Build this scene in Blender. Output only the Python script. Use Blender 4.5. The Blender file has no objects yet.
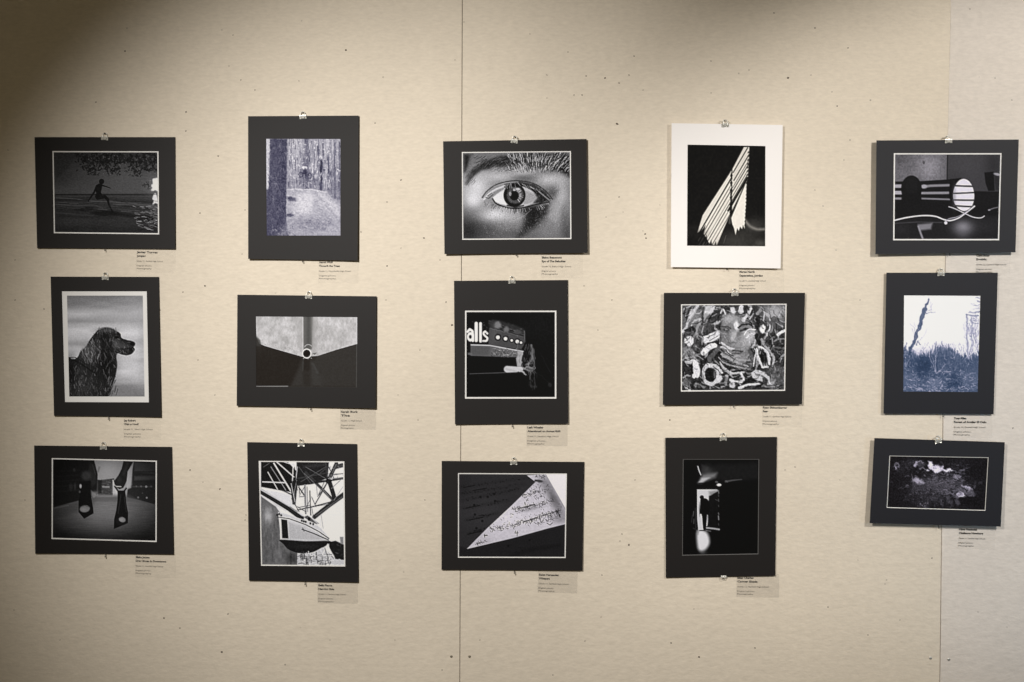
import bpy, bmesh, math, random
import numpy as np
from mathutils import Vector, Matrix

scn = bpy.context.scene
col = scn.collection
random.seed(7)

# ------------------------------------------------------------------ camera
F_PX = 1000.0
D = 2.46
ZC = 1.50
PITCH = math.radians(1.7)
YAW = math.radians(1.2)          # camera turned slightly to the left of the wall's normal
ROLL = math.radians(0.1)
Rm = (Matrix.Rotation(YAW, 3, 'Z') @ Matrix.Rotation(math.pi/2 - PITCH, 3, 'X') @ Matrix.Rotation(ROLL, 3, 'Z'))
fwd = Rm @ Vector((0, 0, -1))
CAM = Vector((0, 0, ZC)) - fwd * (D / fwd.y)
cd = bpy.data.cameras.new('camera')
cam = bpy.data.objects.new('camera', cd)
col.objects.link(cam)
cam.matrix_world = Matrix.Translation(CAM) @ Rm.to_4x4()
cd.sensor_width = 36.0
cd.lens = F_PX / 1024 * 36.0
cd.clip_start = 0.01
scn.camera = cam

def bp(px, py, d=0.0):
    """point of the wall (at distance d in front of it) seen at a pixel"""
    v = Rm @ Vector(((px - 512) / F_PX, -(py - 341) / F_PX, -1.0))
    t = (-d - CAM.y) / v.y
    return CAM + v * t

PX = D / F_PX    # metres per pixel on the wall

# ------------------------------------------------------------------ materials
def srgb(c):
    return tuple(((x/255)/12.92 if x/255 <= .04045 else ((x/255+.055)/1.055)**2.4) for x in c)

def mat(name, color, rough=.6, metal=0.0, spec=.5):
    m = bpy.data.materials.new(name); m.use_nodes = True
    b = m.node_tree.nodes['Principled BSDF']
    b.inputs['Base Color'].default_value = (*color, 1)
    b.inputs['Roughness'].default_value = rough
    b.inputs['Metallic'].default_value = metal
    b.inputs['Specular IOR Level'].default_value = spec
    return m

def board_mat(name, base, seed, bumpk=1.0):
    m = bpy.data.materials.new(name); m.use_nodes = True
    nt = m.node_tree; N = nt.nodes; Lk = nt.links
    b = N['Principled BSDF']
    b.inputs['Roughness'].default_value = .85
    b.inputs['Specular IOR Level'].default_value = .2
    tc = N.new('ShaderNodeTexCoord')
    mp = N.new('ShaderNodeMapping'); mp.inputs['Location'].default_value = (seed, seed*.3, seed*.7)
    Lk.new(tc.outputs['Object'], mp.inputs['Vector'])
    def noise(scale, detail, stretch=(1, 1, 1), rough=.5):
        mm = N.new('ShaderNodeMapping'); mm.inputs['Scale'].default_value = stretch
        Lk.new(mp.outputs['Vector'], mm.inputs['Vector'])
        n = N.new('ShaderNodeTexNoise'); n.inputs['Scale'].default_value = scale
        n.inputs['Detail'].default_value = detail; n.inputs['Roughness'].default_value = rough
        Lk.new(mm.outputs['Vector'], n.inputs['Vector'])
        return n.outputs['Fac']
    def ramp(sock, p0, p1, c0, c1):
        r = N.new('ShaderNodeMapRange'); r.inputs['From Min'].default_value = p0
        r.inputs['From Max'].default_value = p1
        r.inputs['To Min'].default_value = c0; r.inputs['To Max'].default_value = c1
        Lk.new(sock, r.inputs['Value']); return r.outputs['Result']
    def mul(a, c):
        q = N.new('ShaderNodeMath'); q.operation = 'MULTIPLY'
        Lk.new(a, q.inputs[0])
        if isinstance(c, (int, float)): q.inputs[1].default_value = c
        else: Lk.new(c, q.inputs[1])
        return q.outputs[0]
    cloud = ramp(noise(3.0, 3), .3, .7, .965, 1.03)
    grain = ramp(noise(190, 2, (.35, 1, 1)), .3, .7, .955, 1.04)
    fibre = ramp(noise(70, 4, (.45, 1, 1.0), .6), .3, .7, .968, 1.028)
    f = mul(mul(cloud, grain), fibre)
    # sparse dark flecks of fibre in the board
    v = N.new('ShaderNodeTexVoronoi'); v.inputs['Scale'].default_value = 16
    Lk.new(mp.outputs['Vector'], v.inputs['Vector'])
    dot = ramp(v.outputs['Distance'], .014, .045, 1, 0)
    sep = N.new('ShaderNodeSeparateColor'); Lk.new(v.outputs['Color'], sep.inputs['Color'])
    sel = ramp(sep.outputs['Red'], .45, .95, 0, .6)
    fl = mul(dot, sel)
    inv = N.new('ShaderNodeMath'); inv.operation = 'SUBTRACT'; inv.inputs[0].default_value = 1
    Lk.new(fl, inv.inputs[1])
    f = mul(f, inv.outputs[0])
    mx = N.new('ShaderNodeVectorMath'); mx.operation = 'SCALE'
    mx.inputs[0].default_value = base
    Lk.new(f, mx.inputs['Scale'])
    Lk.new(mx.outputs[0], b.inputs['Base Color'])
    # pressed paper relief
    bn = N.new('ShaderNodeBump'); bn.inputs['Strength'].default_value = .5
    bn.inputs['Distance'].default_value = .0030 * bumpk
    h = noise(60, 3, (.6, 1, 1.0), .6)
    Lk.new(h, bn.inputs['Height']); Lk.new(bn.outputs['Normal'], b.inputs['Normal'])
    return m

def art_mat(name, rough=.45, spec=.35):
    m = bpy.data.materials.new(name); m.use_nodes = True
    nt = m.node_tree; b = nt.nodes['Principled BSDF']
    a = nt.nodes.new('ShaderNodeVertexColor'); a.layer_name = 'ink'
    nt.links.new(a.outputs['Color'], b.inputs['Base Color'])
    b.inputs['Roughness'].default_value = rough
    b.inputs['Specular IOR Level'].default_value = spec
    return m

def fibre_mat(name, color, rough, spec):
    m = mat(name, color, rough, 0, spec)
    nt = m.node_tree; b = nt.nodes['Principled BSDF']
    n = nt.nodes.new('ShaderNodeTexNoise'); n.inputs['Scale'].default_value = 900
    tc = nt.nodes.new('ShaderNodeTexCoord'); nt.links.new(tc.outputs['Object'], n.inputs['Vector'])
    bn = nt.nodes.new('ShaderNodeBump'); bn.inputs['Strength'].default_value = .15
    bn.inputs['Distance'].default_value = .0003
    nt.links.new(n.outputs['Fac'], bn.inputs['Height']); nt.links.new(bn.outputs['Normal'], b.inputs['Normal'])
    return m

WALL = (.768, .683, .562)
M_board = board_mat('pressed_fibre_board', WALL, 0.0)
M_board2 = board_mat('pale_fibre_board', (.75, .685, .615), 3.1)
M_back = mat('wall_backing', (.05, .045, .04), .9)
M_black = fibre_mat('black_mat_board', (.0125, .0108, .0105), .62, .27)
M_black2 = fibre_mat('cool_black_mat_board', (.0145, .0145, .0185), .62, .27)
M_white = fibre_mat('white_mat_board', (.93, .90, .885), .8, .3)
M_core = mat('mat_core', (.80, .78, .74), .8)
M_dcore = mat('black_mat_core', (.03, .028, .028), .8)
M_gcore = mat('grey_mat_core', (.12, .117, .115), .8)
M_paper = mat('print_paper', (.80, .79, .78), .55)
M_art = art_mat('printed_photo', .7, .12)
M_metal = mat('nickel_steel', (.74, .73, .68), .38, .55)
M_nail = mat('dark_steel', (.05, .045, .04), .45, .6)
M_screw = mat('painted_screw', (.30, .26, .2), .5, .3)
M_ink = mat('black_ink', (.02, .017, .015), .7)
M_ink2 = mat('grey_ink', (.09, .078, .065), .7)
M_floor = mat('floor_carpet', (.16, .15, .14), .9)
M_ceil = mat('ceiling_paint', (.5, .49, .47), .9)
M_speck = mat('dark_fibre', (.075, .055, .038), .9)

def film_mat(al):
    m = bpy.data.materials.new('clear_film'); m.use_nodes = True
    nt = m.node_tree; b = nt.nodes['Principled BSDF']
    b.inputs['Base Color'].default_value = (.58, .55, .50, 1)
    b.inputs['Roughness'].default_value = .4
    b.inputs['Alpha'].default_value = al
    return m
M_film = film_mat(.03)
M_film2 = film_mat(.11)

# ------------------------------------------------------------------ helpers
def link(name, me, m=None, parent=None, smooth=False):
    o = bpy.data.objects.new(name, me); col.objects.link(o)
    if m and not me.materials: me.materials.append(m)
    if parent: o.parent = parent
    if smooth:
        for p in me.polygons: p.use_smooth = True
    return o

def mesh(name, verts, faces):
    me = bpy.data.meshes.new(name); me.from_pydata([tuple(v) for v in verts], [], faces); me.update()
    return me

def rel(vs, o):
    return [Vector(v) - Vector(o) for v in vs]

def empty(name, loc):
    o = bpy.data.objects.new(name, None); col.objects.link(o); o.location = loc
    o.empty_display_size = .02
    return o

def tag(o, label, cat, group=None):
    o['label'] = label; o['category'] = cat
    if group: o['group'] = group

def box_mesh(name, x0, x1, y0, y1, z0, z1, bev=0):
    bm = bmesh.new()
    bmesh.ops.create_cube(bm, size=1)
    for v in bm.verts:
        v.co = Vector(((x0+x1)/2 + v.co.x*(x1-x0), (y0+y1)/2 + v.co.y*(y1-y0), (z0+z1)/2 + v.co.z*(z1-z0)))
    if bev: bmesh.ops.bevel(bm, geom=bm.edges[:], offset=bev, segments=2, affect='EDGES')
    me = bpy.data.meshes.new(name); bm.to_mesh(me); bm.free(); return me

def tube_mesh(name, pts, r, seg=8):
    verts = []; faces = []
    pts = [Vector(p) for p in pts]; n = len(pts)
    for i, p in enumerate(pts):
        t = (pts[min(i+1, n-1)] - pts[max(i-1, 0)]).normalized()
        a = Vector((0, 1, 0)) if abs(t.y) < .9 else Vector((1, 0, 0))
        s = t.cross(a).normalized(); q = t.cross(s).normalized()
        for k in range(seg):
            an = 2*math.pi*k/seg
            verts.append(p + s*math.cos(an)*r + q*math.sin(an)*r)
    for i in range(n-1):
        for k in range(seg):
            faces.append((i*seg+k, i*seg+(k+1) % seg, (i+1)*seg+(k+1) % seg, (i+1)*seg+k))
    faces.append(tuple(range(seg))[::-1]); faces.append(tuple((n-1)*seg+k for k in range(seg)))
    return mesh(name, verts, faces)

def join_mesh(name, mes):
    bm = bmesh.new()
    for m_ in mes: bm.from_mesh(m_)
    me = bpy.data.meshes.new(name); bm.to_mesh(me); bm.free(); return me

def disc_mesh(name, c, r, depth, seg=20, dome=0.0):
    """round head facing the room (-y)"""
    verts = []; faces = []
    rings = [(r, 0), (r, -depth*.5), (r*.75, -depth*.85), (r*.35, -depth)]
    for rr, y in rings:
        for k in range(seg):
            an = 2*math.pi*k/seg
            verts.append(Vector(c) + Vector((math.cos(an)*rr, y, math.sin(an)*rr)))
    for i in range(len(rings)-1):
        for k in range(seg):
            faces.append((i*seg+k, i*seg+(k+1) % seg, (i+1)*seg+(k+1) % seg, (i+1)*seg+k))
    faces.append(tuple((len(rings)-1)*seg+k for k in range(seg)))
    faces.append(tuple(range(seg))[::-1])
    return mesh(name, verts, faces)

# ------------------------------------------------------------------ the wall
wb = link('wall_back', box_mesh('wall_back', -3.6, 3.6, .013, .10, 0, 3.2), M_back); wb['kind'] = 'structure'
def seam_x(pts, z):
    """x on the wall of a seam given as pixels"""
    ws = [bp(*p) for p in pts]; ws.sort(key=lambda w: w.z)
    a, b = ws[0], ws[-1]
    for i in range(len(ws)-1):
        if ws[i].z <= z <= ws[i+1].z: a, b = ws[i], ws[i+1]
    t = (z-a.z)/(b.z-a.z)
    return a.x + (b.x-a.x)*max(-.3, min(1.3, t))
S1 = [(462.3, 0), (461.2, 341), (459.8, 682)]
S2 = [(951, 0), (947.6, 140), (944, 340), (940, 682)]
def gapw(z, kind):
    if kind == 1: return .0014
    t = max(0, min(1, (2.05 - z) / .5))
    return .0001 + .0016*t
def board(name, xl, xr, m, y0=0.0, twist=0.0):
    zs = [0.0, .4, .7, .9, 1.1, 1.3, 1.5, 1.7, 1.85, 1.95, 2.05, 2.2, 2.4, 2.8, 3.18]
    verts = []; faces = []
    for z in zs:
        a = xl(z); b = xr(z)
        e = .0006
        verts += [(a, .0128, z), (a, y0+e, z), (a+e, y0, z), (b-e, y0+twist, z), (b, y0+twist+e, z), (b, .0128, z)]
    n = 6
    for i in range(len(zs)-1):
        for k in range(n):
            a = i*n+k; b = i*n+(k+1) % n
            faces.append((a, b, b+n, a+n))
    faces.append(tuple(range(n))[::-1]); faces.append(tuple((len(zs)-1)*n+k for k in range(n)))
    me = mesh(name, verts, faces)
    return link(name, me, m, wb)
x1 = lambda z, s=0: seam_x(S1, z)
x2 = lambda z: seam_x(S2, z)
b0 = board('fibre_board', lambda z: -3.6, lambda z: x1(z)-1.2205, M_board)
b1 = board('fibre_board', lambda z: x1(z)-1.2185, lambda z: x1(z)-gapw(z, 1)/2, M_board)
b2 = board('fibre_board', lambda z: x1(z)+gapw(z, 1)/2, lambda z: x2(z)-gapw(z, 2)/2, M_board)
b3 = board('fibre_board', lambda z: x2(z)+gapw(z, 2)/2, lambda z: x2(z)+1.2185, M_board2, y0=.0004)
b4 = board('fibre_board', lambda z: x2(z)+1.2205, lambda z: 3.6, M_board2)

fl = link('floor', box_mesh('floor', -3.6, 3.6, -5, .1, -.05, 0), M_floor); fl['kind'] = 'structure'
ce = link('ceiling', box_mesh('ceiling', -3.6, 3.6, -5, .1, 3.2, 3.25), M_ceil); ce['kind'] = 'structure'

# fibre specks and pits that stand out of the boards (positions seen on the wall)
SPECKS = [(346,50,2),(383,77,1.5),(299,81,1.6),(125,51,1.6),(222,30,1.3),(233,35,1.3),(96,102,1.5),(186,112,1.8),(186,131,1.4),(218,156,2.2),
 (229,66,1.2),(241,80,1.4),(255,90,1.2),(375,123,1.5),(401,180,1.8),(387,202,1.3),(424,238,1.8),(387,266,1.5),(361,232,1.4),(401,248,1.2),(440,260,1.4),
 (464,22,1.4),(455,60,1.2),(200,213,1.4),(183,292,1.5),(205,286,1.8),(242,254,1.2),(245,210,1.2),(547,75,1.4),(574,95,1.8),(586,76,1.5),(605,78,2.0),(619,83,1.4),
 (629,75,1.5),(634,56,1.3),(582,95,1.6),(617,124,3.4),(530,34,1.2),(568,52,1.2),(547,98,1.2),(643,90,1.3),(788,78,2.4),(811,75,1.2),(837,106,1.8),(832,92,1.2),
 (774,13,1.8),(815,28,1.5),(848,48,1.8),(711,61,1.2),(749,70,1.2),(711,93,1.1),(970,9,1.5),(995,78,1.2),(1012,100,1.2),(645,234,2.2),(643,231,1.4),(646,238,2.0),
 (619,197,1.4),(606,217,1.3),(623,212,1.1),(660,205,1.1),(452,325,2.2),(446,302,1.5),(190,470,1.8),(220,489,2.0),(203,482,1.2),(246,515,1.3),(245,520,1.3),(180,628,1.6),
 (164,618,1.9),(228,614,1.5),(222,652,2.4),(620,541,1.5),(629,545,2),(622,534,1.5),(601,617,1.3),(585,641,1.3),(553,675,1.5),(671,643,1.6),(699,657,2.6),(755,648,1.6),(694,609,1.3),
 (828,607,1.6),(868,635,1.5),(885,584,1.5),(932,558,1.4),(670,420,1.6),(602,575,1.2),(785,470,1.2),(795,467,1.3),(840,480,1.2),(830,340,1.1),(860,300,1.2),(823,206,1.2),
 (815,190,1.2),(850,140,1.2),(844,160,1.2),(836,250,1.2),(1013,428,1.6),(978,612,1.2),(1007,627,1.2),(425,500,1.3),(400,560,1.2),(382,480,1.2),(418,420,1.4),(15,300,1.4),(25,500,1.2),
 (14,610,1.2),(395,640,1.2),(330,640,1.2),(60,640,1.2),(442,670,1.3),(480,640,1.2),(635,480,1.1),(640,350,1.2),(598,330,1.2),(612,300,1.2),(858,560,1.1),(900,620,1.2),(15,260,1.2),
 (44,309,1.5),(160,310,1.6),(8,150,1.2),(215,395,1.5),(198,360,1.2),(398,395,1.4),(420,350,1.2),(386,300,1.3)]
rs = random.Random(5)
groups = {0: [], 1: [], 2: []}
def chip(px, py, w):
    c = bp(px, py, 0.0)
    r = w*PX*.5
    n = 7; vs = []; a0 = rs.random()*6
    el = rs.uniform(.55, 1.0); ang = rs.uniform(-.5, .5)
    for k in range(n):
        an = a0 + 2*math.pi*k/n; rr = r*rs.uniform(.7, 1.2)
        x, z = rr*math.cos(an), rr*el*math.sin(an)
        vs.append(c + Vector((x*math.cos(ang)-z*math.sin(ang), -.00005, x*math.sin(ang)+z*math.cos(ang))))
    top = [c + (v-c)*.4 + Vector((0, -.0005, 0)) for v in vs]
    f = [tuple(range(n, 2*n))] + [(k, (k+1) % n, n+(k+1) % n, n+k) for k in range(n)]
    return mesh('chip', vs+top, f)
for (a, b, w) in SPECKS:
    g = 0 if a < 461 else (1 if a < 943 else 2)
    groups[g].append(chip(a, b, w))
for g, bd in ((0, b1), (1, b2), (2, b3)):
    o = link('fibre_flecks', join_mesh('fibre_flecks', groups[g]), M_speck, bd)
    o['kind'] = 'stuff'
# screws beside the seams
def screw(px, py, parent, r=1.35, m=None):
    c = bp(px, py, 0)
    h = disc_mesh('screw', (0, 0, 0), r*PX, .0014)
    o = link('screw', h, m or M_screw, parent, True)
    o.location = c + Vector((0, .0001, 0))
    s = box_mesh('screw_slot', -r*PX*.8, r*PX*.8, -.0016, -.0008, -.0003, .0003)
    link('screw_slot', s, M_nail, o)
screw(451.3, 656.5, b1); screw(469.5, 656.5, b2)
screw(930.5, 658, b2, 1.5, M_metal); screw(948.7, 659.3, b3, 1.5, M_metal)

# ------------------------------------------------------------------ painting the prints
K = 0.36
def hashn(ix, iy, seed):
    h = (ix*374761393 + iy*668265263 + seed*1442695041) & 0xffffffff
    h = ((h ^ (h >> 13)) * 1274126177) & 0xffffffff
    return ((h ^ (h >> 16)) & 0xffff) / 65535.0
def vnoise(X, Y, seed):
    x0 = np.floor(X).astype(np.int64); y0 = np.floor(Y).astype(np.int64)
    fx = X-x0; fy = Y-y0; fx = fx*fx*(3-2*fx); fy = fy*fy*(3-2*fy)
    a = hashn(x0, y0, seed); b = hashn(x0+1, y0, seed); c = hashn(x0, y0+1, seed); d = hashn(x0+1, y0+1, seed)
    return (a*(1-fx)+b*fx)*(1-fy) + (c*(1-fx)+d*fx)*fy

def spl(p, closed=False):
    n = len(p); out = []
    if n < 3: return p
    rng = range(n) if closed else range(n-1)
    for i in rng:
        g = (lambda k: p[k % n]) if closed else (lambda k: p[max(0, min(n-1, k))])
        a, b, c, d = g(i-1), g(i), g(i+1), g(i+2)
        for j in range(4):
            t = j/4
            out.append(tuple(.5*(2*b[q]+(c[q]-a[q])*t+(2*a[q]-5*b[q]+4*c[q]-d[q])*t*t+(3*b[q]-a[q]-3*c[q]+d[q])*t**3) for q in (0, 1)))
    if not closed: out.append(p[-1])
    return out

class Cv:
    def __init__(s, W, H, v=0, seed=1):
        s.w = int(W*K)+1; s.h = int(H*K)+1; s.W = W; s.H = H
        s.a = np.full((s.h, s.w), float(v))
        s.X, s.Y = np.meshgrid((np.arange(s.w)+.5)/K, (np.arange(s.h)+.5)/K)
        s.r = random.Random(seed); s.sd = seed*100
    def _box(s, x0, y0, x1, y1, m):
        i0 = max(0, int((x0-m)*K)); i1 = min(s.w, int((x1+m)*K)+2)
        j0 = max(0, int((y0-m)*K)); j1 = min(s.h, int((y1+m)*K)+2)
        return slice(j0, j1), slice(i0, i1)
    def _mix(s, sl, al, v):
        A = s.a[sl]; s.a[sl] = A + (v-A)*al
    def _al(s, sd, b):
        b = max(b, 1.4); t = np.clip(.5-sd/(2*b), 0, 1); return t*t*(3-2*t)
    def P(s, pts, v, a=1, b=0, only=None):
        xs = [p[0] for p in pts]; ys = [p[1] for p in pts]
        sl = s._box(min(xs), min(ys), max(xs), max(ys), b+4)
        X = s.X[sl]; Y = s.Y[sl]
        if X.size == 0: return
        d2 = np.full(X.shape, 1e12); ins = np.zeros(X.shape, bool)
        n = len(pts)
        for i in range(n):
            ax, ay = pts[i]; bx, by = pts[(i+1) % n]
            ex, ey = bx-ax, by-ay; L2 = ex*ex+ey*ey+1e-9
            t = np.clip(((X-ax)*ex+(Y-ay)*ey)/L2, 0, 1)
            d2 = np.minimum(d2, (X-ax-t*ex)**2+(Y-ay-t*ey)**2)
            if ay != by:
                c = ((ay > Y) != (by > Y)) & (X < ex*(Y-ay)/ey+ax)
                ins ^= c
        sd = np.sqrt(d2); sd = np.where(ins, -sd, sd)
        s._mix(sl, a*s._al(sd, b), v)
    def L(s, pts, w, v, a=1, b=0, w2=None):
        xs = [p[0] for p in pts]; ys = [p[1] for p in pts]
        sl = s._box(min(xs), min(ys), max(xs), max(ys), w/2+b+4)
        X = s.X[sl]; Y = s.Y[sl]
        if X.size == 0: return
        sd = np.full(X.shape, 1e6); n = len(pts)-1
        for i in range(n):
            ax, ay = pts[i]; bx, by = pts[i+1]
            ex, ey = bx-ax, by-ay; L2 = ex*ex+ey*ey+1e-9
            t = np.clip(((X-ax)*ex+(Y-ay)*ey)/L2, 0, 1)
            ww = w if w2 is None else w+(w2-w)*(i+t)/n
            sd = np.minimum(sd, np.sqrt((X-ax-t*ex)**2+(Y-ay-t*ey)**2)-ww/2)
        s._mix(sl, a*s._al(sd, b), v)
    def C(s, pts, w, v, a=1, b=0, w2=None): s.L(spl(pts), w, v, a, b, w2)
    def PS(s, pts, v, a=1, b=0): s.P(spl(pts, True), v, a, b)
    def unsharp(s, k=.7, r=2):
        A = s.a
        def blur(M, ax):
            out = np.zeros_like(M); n = 2*r+1
            pad = [(r, r) if q == ax else (0, 0) for q in (0, 1)]
            Q = np.pad(M, pad, mode='edge')
            for i in range(n): out += Q[i:i+M.shape[0], :] if ax == 0 else Q[:, i:i+M.shape[1]]
            return out/n
        s.a = A + k*(A-blur(blur(A, 0), 1))
    def warp(s, amp, sc, box=None):
        s.sd += 7
        dx = (vnoise(s.X/sc, s.Y/sc, s.sd)-.5)*2*amp; dy = (vnoise(s.X/sc, s.Y/sc, s.sd+3)-.5)*2*amp
        if box:
            m = s.soft(*box); dx = dx*m; dy = dy*m
        s.a = s.at(s.X+dx, s.Y+dy)
    def contrast(s, lo, hi, g=1.0):
        s.a = 255*np.clip((s.a-lo)/(hi-lo), 0, 1)**g
    def E(s, cx, cy, rx, ry, v, a=1, b=0, rot=0, ring=None):
        R = max(rx, ry)
        sl = s._box(cx-R, cy-R, cx+R, cy+R, b+(ring or 0)+4)
        X = s.X[sl]-cx; Y = s.Y[sl]-cy
        if X.size == 0: return
        c, q = math.cos(math.radians(rot)), math.sin(math.radians(rot))
        x = X*c+Y*q; y = -X*q+Y*c
        sd = (np.sqrt((x/rx)**2+(y/ry)**2)-1)*min(rx, ry)
        if ring: sd = np.abs(sd)-ring/2
        s._mix(sl, a*s._al(sd, b), v)
    def S(s, cx, cy, rx, ry, v, a=1, rot=0):     # soft gaussian spot
        X = s.X-cx; Y = s.Y-cy
        c, q = math.cos(math.radians(rot)), math.sin(math.radians(rot))
        x = X*c+Y*q; y = -X*q+Y*c
        al = a*np.exp(-((x/rx)**2+(y/ry)**2))
        s.a += (v-s.a)*al
    def V(s, stops, x0=None, x1=None):
        v = np.interp(s.Y, [q[0] for q in stops], [q[1] for q in stops])
        s.a[:] = v
    def N(s, amp, sx, sy, mask=None, mul=False):
        s.sd += 1
        n = vnoise(s.X/sx, s.Y/sy, s.sd)-.5
        if mul: n = n*s.a/128
        s.a += 2*amp*n*(1 if mask is None else mask)
    def soft(s, x0, y0, x1, y1, b=20):
        return (np.clip((s.X-x0)/b+.5, 0, 1)*np.clip((x1-s.X)/b+.5, 0, 1) *
                np.clip((s.Y-y0)/b+.5, 0, 1)*np.clip((y1-s.Y)/b+.5, 0, 1))
    def scat(s, n, box, ln, w, ang, val, a=.8, b=1, inside=None):
        R = s.r
        for _ in range(n):
            x = R.uniform(box[0], box[2]); y = R.uniform(box[1], box[3])
            if inside and not inside(x, y): continue
            l = R.uniform(*ln)/2; t = math.radians(R.uniform(*ang))
            dx, dy = math.cos(t)*l, math.sin(t)*l
            s.L([(x-dx, y-dy), (x+dx, y+dy)], R.uniform(*w), R.uniform(*val), a, b)
    def at(s, x, y):
        fx = np.clip(x*K-.5, 0, s.w-1.001); fy = np.clip(y*K-.5, 0, s.h-1.001)
        i = fx.astype(int); j = fy.astype(int); fx = fx-i; fy = fy-j
        A = s.a
        return (A[j, i]*(1-fx)+A[j, i+1]*fx)*(1-fy) + (A[j+1, i]*(1-fx)+A[j+1, i+1]*fx)*fy

def pin(pts):
    """point-in-polygon test"""
    def f(x, y):
        c = False; n = len(pts)
        for i in range(n):
            ax, ay = pts[i]; bx, by = pts[(i+1) % n]
            if (ay > y) != (by > y) and x < (bx-ax)*(y-ay)/(by-ay)+ax: c = not c
        return c
    return f

def art_surf():
    c = Cv(849, 682, 45, 1)
    c.V([(40, 38), (150, 55), (330, 66), (348, 62), (352, 38), (420, 44), (520, 36), (560, 40), (637, 30)])
    c.S(560, 220, 200, 120, 82, .5); c.S(80, 150, 90, 140, 34, .6); c.S(130, 320, 120, 30, 66, .5)
    c.P([(40, 40), (205, 40), (185, 120), (110, 200), (70, 240), (40, 250)], 38, .6, 30)
    c.L([(60, 250), (200, 110)], 30, 62, .35, 20)
    c.scat(230, (190, 42, 815, 110), (8, 26), (6, 14), (0, 180), (16, 30), .85, 2)
    c.scat(70, (250, 100, 530, 165), (8, 24), (6, 13), (0, 180), (16, 30), .85, 2)
    c.scat(26, (285, 160, 380, 205), (6, 20), (5, 10), (0, 180), (20, 32), .8, 2)
    c.scat(24, (430, 150, 530, 200), (6, 20), (5, 10), (0, 180), (20, 32), .8, 2)
    c.scat(80, (600, 100, 815, 175), (8, 26), (6, 12), (0, 180), (16, 30), .85, 2)
    c.scat(20, (595, 170, 690, 220), (6, 20), (5, 10), (0, 180), (20, 32), .8, 2)
    c.scat(60, (300, 42, 815, 180), (4, 8), (3, 5), (0, 180), (75, 115), .6, 2)
    c.L([(40, 352), (815, 350)], 7, 22, .8, 4)
    c.L([(45, 378), (170, 382), (300, 402), (460, 408), (815, 438)], 5, 84, .8, 3)
    c.L([(45, 410), (250, 415), (330, 412)], 5, 60, .6, 4)
    c.L([(480, 380), (815, 385)], 10, 58, .6, 8)
    c.scat(60, (45, 365, 815, 480), (40, 140), (3, 5), (-2, 7), (26, 62), .5, 3)
    c.L([(45, 366), (815, 368)], 12, 62, .6, 6); c.L([(45, 395), (290, 398)], 9, 30, .7, 5); c.L([(480, 400), (815, 412)], 9, 26, .7, 5)
    c.L([(45, 428), (200, 432)], 10, 62, .7, 6); c.L([(480, 425), (650, 432), (815, 455)], 7, 72, .8, 4); c.L([(45, 490), (200, 505), (330, 510)], 14, 56, .6, 8); c.L([(100, 540), (400, 548), (600, 540)], 16, 48, .5, 10)
    c.L([(330, 462), (430, 468)], 9, 78, .6, 5); c.L([(540, 478), (700, 492), (815, 540)], 5, 82, .6, 3)
    c.E(270, 464, 80, 16, 18, .85, 8); c.E(420, 494, 110, 22, 17, .85, 8, 4)
    c.L([(470, 490), (640, 520), (815, 590)], 26, 20, .8, 12); c.L([(560, 440), (815, 470)], 10, 24, .6, 6)
    c.L([(180, 440), (330, 432), (400, 455)], 8, 66, .6, 5); c.L([(500, 462), (700, 480), (815, 520)], 6, 62, .6, 4)
    c.S(180, 560, 140, 26, 50, .6); c.S(560, 560, 140, 26, 42, .6)
    c.scat(70, (45, 500, 700, 630), (30, 110), (3, 6), (-3, 12), (26, 54), .4, 4)
    c.scat(34, (690, 440, 815, 600), (12, 50), (3, 6), (0, 25), (75, 150), .6, 2)
    c.scat(20, (640, 470, 815, 630), (20, 60), (5, 10), (0, 25), (16, 26), .7, 3)
    c.L([(715, 600), (745, 610), (780, 622)], 8, 110, .8, 3); c.L([(715, 606), (775, 600)], 4, 90, .7, 3)
    c.S(792, 280, 70, 80, 110, .5)
    c.PS([(778, 240), (798, 232), (818, 236), (820, 322), (795, 318), (770, 326), (778, 300), (766, 282), (780, 268)], 226, .95, 7)
    c.PS([(788, 350), (806, 350), (818, 420), (800, 418), (778, 428), (786, 400), (776, 385)], 208, .9, 7)
    c.E(760, 250, 7, 5, 120, .7, 3); c.E(758, 300, 6, 5, 120, .7, 3); c.L([(700, 350), (815, 352)], 5, 60, .5, 3)
    c.scat(10, (700, 250, 760, 310), (6, 20), (5, 9), (0, 180), (25, 35), .7, 2)
    bd = 17
    c.E(391, 254, 20, 21, bd, 1, 3)
    c.P([(352, 280), (372, 268), (398, 276), (392, 310), (386, 335), (398, 362), (360, 392), (340, 370), (350, 340), (340, 310)], bd, 1, 3)
    c.L([(355, 288), (335, 335), (308, 375), (291, 402)], 17, bd, 1, 3, 9)
    c.L([(392, 283), (425, 292), (458, 304)], 12, bd, 1, 3, 6)
    c.L([(362, 378), (415, 368), (440, 392)], 30, bd, 1, 3, 20)
    c.L([(438, 392), (446, 430), (474, 482)], 19, bd, 1, 3, 9)
    c.scat(90, (200, 42, 815, 190), (4, 12), (4, 8), (0, 180), (5, 14), .8, 1); c.scat(60, (280, 50, 815, 200), (3, 7), (3, 5), (0, 180), (85, 125), .6, 1)
    c.scat(40, (640, 430, 815, 620), (10, 40), (3, 5), (-5, 22), (80, 190), .6, 1)
    c.scat(40, (45, 400, 815, 500), (30, 120), (3, 5), (-2, 8), (14, 90), .5, 1)
    c.warp(5, 10, (40, 20, 830, 215)); c.warp(5, 14, (690, 225, 860, 330)); c.warp(5, 14, (660, 440, 860, 660))
    c.N(5, 9, 6)
    return c

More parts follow.
